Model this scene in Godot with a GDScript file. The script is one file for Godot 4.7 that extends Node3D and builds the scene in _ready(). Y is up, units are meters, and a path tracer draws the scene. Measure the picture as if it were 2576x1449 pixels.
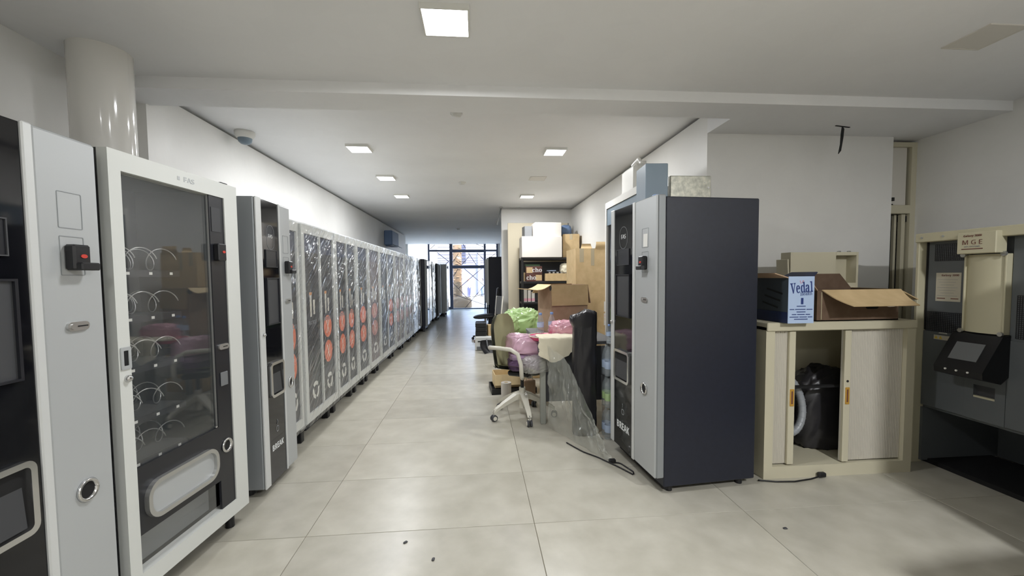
extends Node3D
# A long storage hall full of vending machines, built in metres: camera near the origin, the hall runs along -z.

var M := {}
var used := {}
var TX := {}

func _ready() -> void:
	# ---- camera
	var cam := Camera3D.new()
	cam.name = "camera"
	cam.projection = Camera3D.PROJECTION_FRUSTUM
	cam.near = 0.05
	cam.far = 300.0
	cam.size = 0.05 * 1449.0 / 1049.19
	cam.frustum_offset = Vector2(0, 0.05 * 23.46 / 1049.19)
	cam.position = Vector3(0, 1.3433, 0)
	cam.rotation_order = EULER_ORDER_YXZ
	cam.rotation = Vector3(-0.050157, -0.083575, -0.009519)
	add_child(cam)
	cam.current = true
	# ---- sky, sun, exposure
	var env := Environment.new()
	env.background_mode = Environment.BG_SKY
	var sky := Sky.new()
	var ps := ProceduralSkyMaterial.new()
	ps.sky_top_color = Color(0.62, 0.76, 0.95)
	ps.sky_horizon_color = Color(0.92, 0.94, 0.97)
	ps.ground_horizon_color = Color(0.85, 0.83, 0.8)
	ps.ground_bottom_color = Color(0.6, 0.58, 0.55)
	ps.sky_energy_multiplier = 1.9
	ps.ground_energy_multiplier = 1.2
	sky.sky_material = ps
	env.sky = sky
	env.ambient_light_source = Environment.AMBIENT_SOURCE_DISABLED
	env.tonemap_mode = Environment.TONE_MAPPER_LINEAR
	env.tonemap_exposure = EXPOSURE
	env.sdfgi_enabled = true
	env.ssao_enabled = true
	env.ssil_enabled = true
	var we := WorldEnvironment.new()
	we.name = "world_environment"
	we.environment = env
	add_child(we)
	var sun := DirectionalLight3D.new()
	sun.name = "sun"
	sun.rotation_degrees = Vector3(-58, 32, 0)
	sun.light_energy = 1.5
	sun.light_color = Color(1.0, 0.95, 0.87)
	sun.light_angular_distance = 0.6
	sun.shadow_enabled = true
	add_child(sun)
	make_materials()
	ceiling_lamps()
	shell()
	far_end()
	outside()
	left_machines()
	right_machines()
	table_corner()
	shelf_corner()
	far_right_items()
	low_cabinet_group()
	power_unit()
	small_fixtures()

const EXPOSURE := 1.8
const LAMP_ENERGY := 1.5

# ------------------------------------------------------------------ materials
func mat(key: String, c: Color, rough := 0.6, metal := 0.0, spec := 0.5) -> StandardMaterial3D:
	var m := StandardMaterial3D.new()
	m.resource_name = key
	m.albedo_color = c
	m.roughness = rough
	m.metallic = metal
	m.metallic_specular = spec
	M[key] = m
	return m

func c8(r: int, g: int, b: int, a := 255) -> Color:
	return Color8(r, g, b, a)

func clear(key: String, c: Color, alpha: float, rough: float) -> StandardMaterial3D:
	var m := mat(key, Color(c.r, c.g, c.b, alpha), rough)
	m.transparency = BaseMaterial3D.TRANSPARENCY_ALPHA
	m.cull_mode = BaseMaterial3D.CULL_DISABLED
	return m

func noise_tex(seed_: int, freq: float, lo: Color, hi: Color, size := 512, octaves := 4, mid := 0.5) -> NoiseTexture2D:
	var n := FastNoiseLite.new()
	n.seed = seed_
	n.frequency = freq
	n.fractal_octaves = octaves
	n.noise_type = FastNoiseLite.TYPE_SIMPLEX_SMOOTH
	var t := NoiseTexture2D.new()
	t.width = size
	t.height = size
	t.seamless = true
	t.noise = n
	var g := Gradient.new()
	g.set_color(0, lo)
	g.set_color(1, hi)
	g.add_point(mid, lo.lerp(hi, 0.5))
	t.color_ramp = g
	return t

func triplanar(m: StandardMaterial3D, t: Texture2D, scale: float) -> void:
	m.albedo_texture = t
	m.uv1_triplanar = true
	m.uv1_world_triplanar = true
	m.uv1_scale = Vector3.ONE * scale

func bump(m: StandardMaterial3D, t: Texture2D, cm: float) -> void:
	m.heightmap_enabled = true
	m.heightmap_texture = t
	m.heightmap_scale = cm

func make_materials() -> void:
	var wall := mat("wall_paint", Color(1, 1, 1), 0.42)
	triplanar(wall, noise_tex(3, 0.006, c8(231, 230, 226), c8(239, 238, 234)), 0.35)
	var ceil := mat("ceiling_paint", Color(1, 1, 1), 0.75)
	triplanar(ceil, noise_tex(4, 0.005, c8(237, 237, 237), c8(244, 244, 244)), 0.3)
	var col := mat("column_gloss", c8(222, 220, 214), 0.12)
	col.clearcoat_enabled = true
	col.clearcoat = 0.5
	col.clearcoat_roughness = 0.05
	var stone := noise_tex(11, 0.008, c8(176, 172, 158), c8(197, 193, 180), 1024, 6)
	for k in 4:
		var f := mat("floor_tile_%d" % k, Color(1, 1, 1).darkened([0.0, 0.025, 0.05, 0.015][k]), 0.3)
		triplanar(f, stone, 0.42 + 0.05 * k)
		f.uv1_offset = Vector3(0.31, 0.17, 0.53) * k
	mat("grout", c8(128, 120, 104), 0.85)
	mat("silver_paint", c8(178, 181, 182), 0.38, 0.15)
	mat("silver_light", c8(206, 208, 207), 0.36, 0.1)
	mat("silver_dark", c8(140, 144, 146), 0.42, 0.15)
	mat("frame_white", c8(208, 210, 206), 0.4)
	var nav := mat("navy_steel", c8(30, 34, 48), 0.45)
	triplanar(nav, noise_tex(8, 0.05, c8(228, 228, 228), c8(255, 255, 255)), 0.8)
	mat("black_glass", c8(16, 17, 21), 0.06)
	mat("black_panel", c8(34, 35, 40), 0.3)
	mat("black_plastic", c8(22, 22, 25), 0.45)
	mat("black_matte", c8(14, 14, 16), 0.8)
	mat("dark_grey", c8(62, 63, 66), 0.55)
	mat("mid_grey", c8(112, 114, 116), 0.55)
	mat("interior_dark", c8(30, 30, 33), 0.6)
	mat("chrome", c8(205, 205, 205), 0.18, 0.95)
	mat("satin_metal", c8(190, 190, 188), 0.32, 0.8)
	mat("white_plastic", c8(226, 225, 219), 0.4)
	mat("white_print", c8(222, 224, 224), 0.6)
	mat("grey_print", c8(140, 142, 144), 0.6)
	mat("red_print", c8(196, 60, 48), 0.5)
	mat("orange_print", c8(228, 128, 98), 0.5)
	mat("steel_blue_paint", c8(120, 136, 148), 0.45)
	var galv := mat("galvanised", Color(1, 1, 1), 0.38, 0.55)
	triplanar(galv, noise_tex(15, 0.03, c8(150, 150, 140), c8(198, 196, 180), 256, 5), 3.0)
	for a in [["card_tan", 208, 180, 134], ["card_brown", 178, 148, 120], ["card_pale", 224, 200, 154], ["card_dark", 104, 82, 64]]:
		var cm := mat(a[0], Color(1, 1, 1), 0.85)
		var base := c8(a[1], a[2], a[3])
		triplanar(cm, noise_tex(21 + a[1], 0.02, base.darkened(0.07), base.lightened(0.06), 256, 5), 1.7)
	mat("card_white", c8(224, 219, 211), 0.75)
	mat("beige_board", c8(206, 196, 172), 0.7)
	clear("tape", c8(222, 208, 176), 0.55, 0.2)
	clear("pane", c8(235, 240, 240), 0.05, 0.02)
	clear("vending_pane", c8(190, 200, 205), 0.03, 0.02)
	clear("film", c8(225, 228, 232), 0.04, 0.07)
	clear("film_sheet", c8(222, 224, 212), 0.24, 0.14)
	clear("bottle_plastic", c8(215, 228, 235), 0.14, 0.06)
	clear("bag_clear", c8(226, 224, 216), 0.35, 0.18)
	for a in [["bag_green", 184, 214, 150], ["bag_pink", 232, 192, 211], ["bag_rose", 243, 186, 201], ["bag_dark_green", 70, 100, 76]]:
		var b := mat(a[0], c8(a[1], a[2], a[3]), 0.22)
		b.clearcoat_enabled = true
		b.clearcoat = 0.5
		b.clearcoat_roughness = 0.1
		b.backlight_enabled = true
		b.backlight = c8(a[1], a[2], a[3]).darkened(0.35)
	mat("bag_black", c8(42, 41, 44), 0.38)
	mat("cloth_lilac", c8(176, 150, 178), 0.9)
	mat("cloth_purple", c8(110, 84, 118), 0.9)
	mat("cloth_cream", c8(232, 224, 200), 0.9)
	mat("pink_tray", c8(244, 92, 138), 0.4)
	mat("blue_cap", c8(128, 160, 216), 0.45)
	mat("table_leg_paint", c8(158, 160, 152), 0.45)
	mat("label_blue", c8(184, 202, 230), 0.5)
	var ol := mat("olive_fabric", Color(1, 1, 1), 0.95)
	triplanar(ol, noise_tex(31, 0.2, c8(148, 146, 110), c8(174, 172, 136), 256, 2), 8.0)
	mat("chair_white", c8(216, 212, 198), 0.35)
	mat("chair_grey_shell", c8(110, 112, 100), 0.5)
	mat("cabinet_cream", c8(202, 196, 172), 0.45)
	mat("tambour", c8(196, 191, 178), 0.5)
	mat("brass_wood", c8(206, 160, 74), 0.35, 0.2)
	mat("pale_blue_card", c8(176, 196, 226), 0.55)
	mat("box_slate", c8(58, 66, 72), 0.5)
	mat("box_navy", c8(28, 40, 74), 0.5)
	mat("blue_print", c8(36, 56, 118), 0.6)
	mat("pink_print", c8(206, 128, 140), 0.6)
	mat("ups_cream", c8(198, 192, 164), 0.5)
	mat("ups_grey", c8(96, 100, 102), 0.5)
	mat("paper_aged", c8(188, 182, 164), 0.85)
	mat("yellow_sticker", c8(212, 184, 72), 0.6)
	mat("brown_print", c8(110, 70, 60), 0.6)
	mat("hose_grey", c8(150, 154, 158), 0.35)
	mat("choco_box", c8(88, 52, 44), 0.5)
	mat("ground_stone", c8(214, 206, 190), 0.9)
	mat("facade_grey", c8(138, 136, 156), 0.9)
	mat("facade_white", c8(232, 226, 214), 0.9)
	mat("slat_paint", c8(104, 96, 98), 0.7)
	mat("trunk_bark", c8(140, 112, 82), 0.95)
	mat("trunk_scale", c8(160, 128, 94), 0.95)
	mat("door_frame_blue", c8(74, 82, 104), 0.45)
	mat("bar_bronze", c8(104, 92, 92), 0.5)
	var fr := mat("frosted", c8(240, 240, 236), 0.6)
	fr.backlight_enabled = true
	fr.backlight = Color(0.9, 0.9, 0.88)
	var sk := mat("painted_vertex", Color(1, 1, 1), 0.85)
	sk.vertex_color_use_as_albedo = true
	var led := mat("led_diffuser", c8(255, 255, 255), 0.5)
	led.emission_enabled = true
	led.emission = Color(0.985, 0.99, 1.0)
	led.emission_energy_multiplier = 5.0
	mat("led_off", c8(218, 214, 205), 0.5)
	mat("ac_blue", c8(104, 128, 164), 0.5)

# ------------------------------------------------------------------ node helpers
func numbered(n: String) -> String:
	if not used.has(n):
		used[n] = 0
		return n
	used[n] += 1
	return "%s_%03d" % [n, used[n]]

func tag(o: Node, label: String, category: String, group := "") -> Node:
	o.set_meta("label", label)
	o.set_meta("category", category)
	if group:
		o.set_meta("group", group)
	return o

func thing(called: String, label: String, category: String, at := Vector3.ZERO, turn := 0.0, group := "") -> Node3D:
	var o := Node3D.new()
	o.name = numbered(called)
	add_child(o)
	o.position = at
	o.rotation_degrees.y = turn
	tag(o, label, category, group)
	return o

func part(called: String, mesh: Mesh, m, parent: Node, at := Vector3.ZERO, rot := Vector3.ZERO) -> MeshInstance3D:
	var o := MeshInstance3D.new()
	o.name = called
	o.mesh = mesh
	o.material_override = M[m] if m is String else m
	parent.add_child(o, true)
	o.position = at
	o.rotation_degrees = rot
	return o

func solo(called: String, mesh: Mesh, m, label: String, category: String, at := Vector3.ZERO, rot := Vector3.ZERO, group := "") -> MeshInstance3D:
	var o := part(numbered(called), mesh, m, self, at, rot)
	tag(o, label, category, group)
	return o

func struct(called: String, mesh: Mesh, m, at := Vector3.ZERO, rot := Vector3.ZERO) -> MeshInstance3D:
	var o := part(called, mesh, m, self, at, rot)
	o.set_meta("kind", "structure")
	return o

# slab between two corners
func slab(called: String, a: Vector3, b: Vector3, m) -> MeshInstance3D:
	return struct(called, bx((b - a).abs()), m, (a + b) / 2)

func word(text: String, height: float, m, parent: Node, at: Vector3, rot := Vector3.ZERO, serif := false, bold := false, stretch := 1.0, depth := 0.0012, called := "lettering") -> MeshInstance3D:
	var t := TextMesh.new()
	t.text = text
	var f := SystemFont.new()
	f.font_names = PackedStringArray(["Droid Serif" if serif else "Droid Sans"])
	f.font_weight = 700 if bold else 400
	t.font = f
	t.font_size = 32
	t.pixel_size = height / 23.0
	t.depth = depth
	t.curve_step = 2.0
	var o := part(called, t, m, parent, at, rot)
	o.scale.x = stretch
	return o

# ------------------------------------------------------------------ mesh helpers
class MB:
	var st := SurfaceTool.new()
	var smooth := false
	func _init(s := false) -> void:
		smooth = s
		st.begin(Mesh.PRIMITIVE_TRIANGLES)
		st.set_smooth_group(0 if s else -1)
	func tri(a: Vector3, b: Vector3, c: Vector3) -> void:
		st.add_vertex(a)
		st.add_vertex(c)
		st.add_vertex(b)
	func quad(a: Vector3, b: Vector3, c: Vector3, d: Vector3) -> void:
		tri(a, b, c)
		tri(a, c, d)
	func box(at: Vector3, s: Vector3, basis := Basis()) -> void:
		var h := s / 2
		var p := []
		for i in 8:
			p.append(at + basis * Vector3(h.x * (1 if i & 1 else -1), h.y * (1 if i & 2 else -1), h.z * (1 if i & 4 else -1)))
		for q in [[4, 5, 7, 6], [1, 0, 2, 3], [5, 1, 3, 7], [0, 4, 6, 2], [6, 7, 3, 2], [0, 1, 5, 4]]:
			quad(p[q[0]], p[q[1]], p[q[2]], p[q[3]])
	func done() -> ArrayMesh:
		st.generate_normals()
		return st.commit()

func bx(s: Vector3, bev := 0.0) -> Mesh:
	if bev <= 0.0:
		var b := BoxMesh.new()
		b.size = s
		return b
	var mb := MB.new()
	var h := s / 2
	var v := func(sx: int, sy: int, sz: int, axis: int) -> Vector3:
		var p := Vector3(h.x * sx, h.y * sy, h.z * sz)
		if axis != 0: p.x -= bev * sx
		if axis != 1: p.y -= bev * sy
		if axis != 2: p.z -= bev * sz
		return p
	for a in 3:
		for sg in [-1, 1]:
			var q := []
			for k in [[-1, -1], [1, -1], [1, 1], [-1, 1]]:
				var e := [0, 0, 0]
				e[a] = sg
				e[(a + 1) % 3] = k[0]
				e[(a + 2) % 3] = k[1]
				q.append(v.call(e[0], e[1], e[2], a))
			if sg > 0: mb.quad(q[0], q[1], q[2], q[3])
			else: mb.quad(q[3], q[2], q[1], q[0])
	for a in 3:
		var b := (a + 1) % 3
		var c := (a + 2) % 3
		for sb in [-1, 1]:
			for sc in [-1, 1]:
				var e0 := [0, 0, 0]
				e0[a] = -1
				e0[b] = sb
				e0[c] = sc
				var e1: Array = e0.duplicate()
				e1[a] = 1
				var p0: Vector3 = v.call(e0[0], e0[1], e0[2], b)
				var p1: Vector3 = v.call(e1[0], e1[1], e1[2], b)
				var p2: Vector3 = v.call(e1[0], e1[1], e1[2], c)
				var p3: Vector3 = v.call(e0[0], e0[1], e0[2], c)
				if sb * sc > 0: mb.quad(p0, p1, p2, p3)
				else: mb.quad(p3, p2, p1, p0)
	for i in 8:
		var sx := 1 if i & 1 else -1
		var sy := 1 if i & 2 else -1
		var sz := 1 if i & 4 else -1
		var pa: Vector3 = v.call(sx, sy, sz, 0)
		var pb: Vector3 = v.call(sx, sy, sz, 1)
		var pc: Vector3 = v.call(sx, sy, sz, 2)
		if sx * sy * sz > 0: mb.tri(pa, pb, pc)
		else: mb.tri(pa, pc, pb)
	return mb.done()

# rounded rectangle outline, counter-clockwise
func rrect(w: float, h: float, r: float, n := 5) -> PackedVector2Array:
	var out := PackedVector2Array()
	var cs := [Vector2(w / 2 - r, h / 2 - r), Vector2(-w / 2 + r, h / 2 - r), Vector2(-w / 2 + r, -h / 2 + r), Vector2(w / 2 - r, -h / 2 + r)]
	for k in 4:
		for i in n + 1:
			var a := PI / 2 * (k + float(i) / n)
			out.append(cs[k] + Vector2(cos(a), sin(a)) * r)
	return out

func extrude(poly: PackedVector2Array, z0: float, z1: float) -> ArrayMesh:
	var mb := MB.new()
	if Geometry2D.is_polygon_clockwise(poly):
		poly = poly.duplicate()
		poly.reverse()
	var t := Geometry2D.triangulate_polygon(poly)
	for i in range(0, t.size(), 3):
		var a := poly[t[i]]
		var b := poly[t[i + 1]]
		var c := poly[t[i + 2]]
		if (b - a).cross(c - a) < 0:
			var s := b
			b = c
			c = s
		mb.tri(Vector3(a.x, a.y, z1), Vector3(b.x, b.y, z1), Vector3(c.x, c.y, z1))
		mb.tri(Vector3(a.x, a.y, z0), Vector3(c.x, c.y, z0), Vector3(b.x, b.y, z0))
	for i in poly.size():
		var a := poly[i]
		var b := poly[(i + 1) % poly.size()]
		mb.quad(Vector3(a.x, a.y, z0), Vector3(b.x, b.y, z0), Vector3(b.x, b.y, z1), Vector3(a.x, a.y, z1))
	return mb.done()

# a frame between two outlines with the same number of points, with a small chamfer in front
func ring(o: PackedVector2Array, i: PackedVector2Array, z0: float, z1: float) -> ArrayMesh:
	var mb := MB.new()
	for k in o.size():
		var n := (k + 1) % o.size()
		var a := o[k]
		var b := o[n]
		var c := i[n]
		var d := i[k]
		mb.quad(Vector3(a.x, a.y, z1), Vector3(b.x, b.y, z1), Vector3(c.x, c.y, z1), Vector3(d.x, d.y, z1))
		mb.quad(Vector3(d.x, d.y, z0), Vector3(c.x, c.y, z0), Vector3(b.x, b.y, z0), Vector3(a.x, a.y, z0))
		mb.quad(Vector3(a.x, a.y, z0), Vector3(b.x, b.y, z0), Vector3(b.x, b.y, z1), Vector3(a.x, a.y, z1))
		mb.quad(Vector3(c.x, c.y, z0), Vector3(d.x, d.y, z0), Vector3(d.x, d.y, z1), Vector3(c.x, c.y, z1))
	return mb.done()

# rectangular frame (corners by position) : x0..x1, y0..y1 with bar widths l,r,b,t
func frame_mesh(x0: float, x1: float, y0: float, y1: float, l: float, r: float, b: float, t: float, z0: float, z1: float) -> ArrayMesh:
	return ring(PackedVector2Array([Vector2(x0, y0), Vector2(x1, y0), Vector2(x1, y1), Vector2(x0, y1)]), PackedVector2Array([Vector2(x0 + l, y0 + b), Vector2(x1 - r, y0 + b), Vector2(x1 - r, y1 - t), Vector2(x0 + l, y1 - t)]), z0, z1)

func tube(pts: Array, r: float, sides := 8, closed := false, r_end := -1.0) -> ArrayMesh:
	var mb := MB.new(true)
	var n := pts.size()
	var rings := []
	var up := Vector3.UP
	for i in n:
		var a: Vector3 = pts[(i - 1 + n) % n] if closed or i > 0 else pts[0]
		var b: Vector3 = pts[(i + 1) % n] if closed or i < n - 1 else pts[n - 1]
		var d := (b - a).normalized()
		if i == 0:
			up = Vector3.UP if absf(d.y) < 0.9 else Vector3.RIGHT
		var sx := d.cross(up).normalized()
		up = sx.cross(d).normalized()
		var rr := r if r_end < 0 else lerpf(r, r_end, float(i) / (n - 1))
		var rg := []
		for k in sides:
			var an := TAU * k / sides
			rg.append(pts[i] + (sx * cos(an) + up * sin(an)) * rr)
		rings.append(rg)
	for i in (n if closed else n - 1):
		var p: Array = rings[i]
		var q: Array = rings[(i + 1) % n]
		for k in sides:
			var k2 := (k + 1) % sides
			mb.quad(p[k], p[k2], q[k2], q[k])
	if not closed:
		for k in range(1, sides - 1):
			mb.tri(rings[0][0], rings[0][k + 1], rings[0][k])
			mb.tri(rings[n - 1][0], rings[n - 1][k], rings[n - 1][k + 1])
	return mb.done()

func lathe(profile: Array, seg := 16, sm := true) -> ArrayMesh:
	var mb := MB.new(sm)
	for i in profile.size() - 1:
		var a: Vector2 = profile[i]
		var b: Vector2 = profile[i + 1]
		for k in seg:
			var t0 := TAU * k / seg
			var t1 := TAU * (k + 1) / seg
			var p := Vector3(a.x * cos(t0), a.y, -a.x * sin(t0))
			var q := Vector3(a.x * cos(t1), a.y, -a.x * sin(t1))
			var s := Vector3(b.x * cos(t1), b.y, -b.x * sin(t1))
			var u := Vector3(b.x * cos(t0), b.y, -b.x * sin(t0))
			if a.x > 1e-5: mb.tri(p, q, s)
			if b.x > 1e-5: mb.tri(p, s, u)
	return mb.done()

func cyl(r: float, h: float, seg := 16) -> Mesh:
	var c := CylinderMesh.new()
	c.top_radius = r
	c.bottom_radius = r
	c.height = h
	c.radial_segments = seg
	c.rings = 0
	return c

# parametric sheet; f(u, v) with u, v in 0..1
func sheet(f: Callable, nu: int, nv: int, sm := true) -> ArrayMesh:
	var mb := MB.new(sm)
	var g := []
	for j in nv + 1:
		var row := []
		for i in nu + 1:
			row.append(f.call(float(i) / nu, float(j) / nv))
		g.append(row)
	for j in nv:
		for i in nu:
			mb.quad(g[j][i], g[j][i + 1], g[j + 1][i + 1], g[j + 1][i])
	return mb.done()

# crumpled closed lump: an ellipsoid with sharp folds, flat at the bottom
func lump(s: Vector3, seed_: int, rough := 0.25, freq := 2.2, nu := 40, nv := 24, square := 0.7) -> ArrayMesh:
	var n := FastNoiseLite.new()
	n.seed = seed_
	n.frequency = freq
	n.noise_type = FastNoiseLite.TYPE_SIMPLEX_SMOOTH
	n.fractal_type = FastNoiseLite.FRACTAL_RIDGED
	n.fractal_octaves = 3
	return sheet(func(u: float, v: float) -> Vector3:
		var th := -u * TAU
		var ph := (v - 0.5) * PI
		var d := Vector3(cos(ph) * cos(th), sin(ph), cos(ph) * sin(th))
		if u >= 0.9999: d = Vector3(cos(ph), sin(ph), 0.0)
		var k := n.get_noise_3dv(d)
		var q := Vector3(signf(d.x) * pow(absf(d.x), square), signf(d.y) * pow(absf(d.y), square), signf(d.z) * pow(absf(d.z), square))
		var p := q * (1.0 + rough * k)
		p.y = maxf(p.y, -0.72)
		return Vector3(p.x * s.x / 2, (p.y + 0.72) / 1.72 * s.y, p.z * s.z / 2), nu, nv)

# flat front plate with picture coordinates on its front
func plate(w: float, h: float, d: float) -> ArrayMesh:
	var st := SurfaceTool.new()
	st.begin(Mesh.PRIMITIVE_TRIANGLES)
	st.set_smooth_group(-1)
	var put := func(p: Vector3, uv: Vector2) -> void:
		st.set_uv(uv)
		st.add_vertex(p)
	var q := func(a: Vector3, b: Vector3, c: Vector3, e: Vector3, uv: Array) -> void:
		put.call(a, uv[0])
		put.call(c, uv[2])
		put.call(b, uv[1])
		put.call(a, uv[0])
		put.call(e, uv[3])
		put.call(c, uv[2])
	var x := w / 2
	var y := h / 2
	var full := [Vector2(0, 1), Vector2(1, 1), Vector2(1, 0), Vector2(0, 0)]
	var no := [Vector2(0.01, 0.99), Vector2(0.01, 0.99), Vector2(0.01, 0.99), Vector2(0.01, 0.99)]
	q.call(Vector3(-x, -y, d), Vector3(x, -y, d), Vector3(x, y, d), Vector3(-x, y, d), full)
	q.call(Vector3(x, -y, 0), Vector3(-x, -y, 0), Vector3(-x, y, 0), Vector3(x, y, 0), no)
	q.call(Vector3(x, -y, d), Vector3(x, -y, 0), Vector3(x, y, 0), Vector3(x, y, d), no)
	q.call(Vector3(-x, -y, 0), Vector3(-x, -y, d), Vector3(-x, y, d), Vector3(-x, y, 0), no)
	q.call(Vector3(-x, y, d), Vector3(x, y, d), Vector3(x, y, 0), Vector3(-x, y, 0), no)
	q.call(Vector3(-x, -y, 0), Vector3(x, -y, 0), Vector3(x, -y, d), Vector3(-x, -y, d), no)
	st.generate_normals()
	return st.commit()

# open-topped carton: walls, floor, and folded-out flaps given as [side, length, angle from upright in degrees (90 = flat outwards, 180 = hanging down)]
func carton_body(w: float, h: float, d: float, t := 0.006) -> ArrayMesh:
	var mb := MB.new()
	mb.box(Vector3(0, t / 2, 0), Vector3(w, t, d))
	mb.box(Vector3(0, h / 2, d / 2 - t / 2), Vector3(w, h, t))
	mb.box(Vector3(0, h / 2, -d / 2 + t / 2), Vector3(w, h, t))
	mb.box(Vector3(w / 2 - t / 2, h / 2, 0), Vector3(t, h, d - 2 * t))
	mb.box(Vector3(-w / 2 + t / 2, h / 2, 0), Vector3(t, h, d - 2 * t))
	return mb.done()

# a flap hinged at its own origin: runs along x, stands up from the hinge, turned outwards (towards +z) by the angle
func flap_mesh(w: float, l: float, bend := 0.0, taper := 0.0) -> ArrayMesh:
	var mb := MB.new()
	var n := 6
	var t := 0.006
	for i in n:
		var v0 := float(i) / n
		var v1 := float(i + 1) / n
		var z0 := bend * sin(v0 * PI)
		var z1 := bend * sin(v1 * PI)
		var w0 := w / 2 - taper * v0
		var w1 := w / 2 - taper * v1
		mb.quad(Vector3(-w0, l * v0, z0), Vector3(w0, l * v0, z0), Vector3(w1, l * v1, z1), Vector3(-w1, l * v1, z1))
		mb.quad(Vector3(w0, l * v0, z0 - t), Vector3(-w0, l * v0, z0 - t), Vector3(-w1, l * v1, z1 - t), Vector3(w1, l * v1, z1 - t))
		mb.quad(Vector3(w0, l * v0, z0), Vector3(w0, l * v0, z0 - t), Vector3(w1, l * v1, z1 - t), Vector3(w1, l * v1, z1))
		mb.quad(Vector3(-w0, l * v0, z0 - t), Vector3(-w0, l * v0, z0), Vector3(-w1, l * v1, z1), Vector3(-w1, l * v1, z1 - t))
		if i == n - 1:
			mb.quad(Vector3(-w1, l, z1), Vector3(w1, l, z1), Vector3(w1, l, z1 - t), Vector3(-w1, l, z1 - t))
	return mb.done()

func carton(called: String, label: String, at: Vector3, turn: float, s: Vector3, m: String, flaps := [], group := "") -> Node3D:
	var t := thing(called, label, "box", at, turn, group)
	part("carton_body", carton_body(s.x, s.y, s.z), m, t)
	for f in flaps:
		var across: float = s.x if f[0] in ["front", "back"] else s.z
		var o := part("flap", flap_mesh(across, f[1], f[3] if f.size() > 3 else 0.0, f[4] if f.size() > 4 else 0.0), f[5] if f.size() > 5 else m, t)
		var b := Basis(Vector3.RIGHT, deg_to_rad(f[2]))
		var yaw: float = {"front": 0.0, "right": 90.0, "back": 180.0, "left": -90.0}[f[0]]
		o.basis = Basis(Vector3.UP, deg_to_rad(yaw)) * b
		o.position = Vector3(0, s.y, 0) + Basis(Vector3.UP, deg_to_rad(yaw)) * Vector3(0, 0, (s.z if f[0] in ["front", "back"] else s.x) / 2)
	return t

func closed_carton(called: String, label: String, at: Vector3, turn: float, s: Vector3, m: String, tape := true, group := "") -> Node3D:
	var t := thing(called, label, "box", at, turn, group)
	part("carton_body", bx(s, 0.006), m, t, Vector3(0, s.y / 2, 0))
	if tape:
		part("packing_tape", bx(Vector3(0.05, 0.0015, s.z)), "tape", t, Vector3(0, s.y + 0.0008, 0))
		part("packing_tape", bx(Vector3(0.05, 0.1, 0.0015)), "tape", t, Vector3(0, s.y - 0.05, s.z / 2 + 0.0008))
	return t

# ------------------------------------------------------------------ lamps
const LAMPS := [
	[-0.13, 2.57, -2.06, "square LED ceiling panel glowing nearest the camera"],
	[-1.2, 2.7, -4.53, "glowing LED panel on left of hall ceiling, first of three"],
	[0.86, 2.7, -4.53, "glowing LED panel on right of hall ceiling, nearer one"],
	[-1.2, 2.7, -5.82, "glowing LED panel on left of hall ceiling, middle of three"],
	[-1.22, 2.7, -7.1, "glowing LED panel on left of hall ceiling, farthest of three"],
	[0.86, 2.7, -7.05, "glowing LED panel on right of hall ceiling, farther one"],
	[-0.13, 2.57, 1.1, "square LED ceiling panel behind the viewpoint, on the left"],
	[2.3, 2.57, 0.5, "square LED ceiling panel behind the viewpoint, on the right"]]

func ceiling_lamps() -> void:
	for a in LAMPS:
		lamp_unit(Vector3(a[0], a[1], a[2]), a[3], true, (3.9 if a[0] > 1.0 else 0.65) if a[2] > 0.0 else ((0.68 if a[0] < 0.0 else 0.9) if a[2] < -3.0 else 0.9))
	lamp_unit(Vector3(2.66, 2.57, -2.03), "unlit square ceiling panel above the grey power cabinet", false)
	lamp_unit(Vector3(0.86, 2.7, -5.82), "unlit ceiling panel between the two right hand glowing panels", false)

func lamp_unit(at: Vector3, label: String, lit: bool, times := 1.0) -> void:
	var t := thing("ceiling_light", label, "light", at, 0, "square ceiling light panels")
	part("housing", frame_mesh(-0.112, 0.112, -0.112, 0.112, 0.008, 0.008, 0.008, 0.008, 0.0, 0.026 if lit else 0.006), "white_plastic" if lit else "led_off", t, Vector3.ZERO, Vector3(90, 0, 0))
	part("diffuser", bx(Vector3(0.208, 0.02 if lit else 0.003, 0.208)), "led_diffuser" if lit else "led_off", t, Vector3(0, -0.0125 if lit else -0.003, 0))
	if lit:
		var l := AreaLight3D.new()
		l.name = "panel_light"
		l.area_size = Vector2(0.21, 0.21)
		l.light_energy = LAMP_ENERGY * times
		l.light_color = Color(0.985, 0.99, 1.0)
		l.shadow_enabled = true
		l.area_range = 30.0
		l.position = Vector3(0, -0.03, 0)
		l.rotation_degrees = Vector3(-90, 0, 0)
		t.add_child(l)

# ------------------------------------------------------------------ the room
const WL := -2.25
const WR := 1.9
const WE := 3.86

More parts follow.
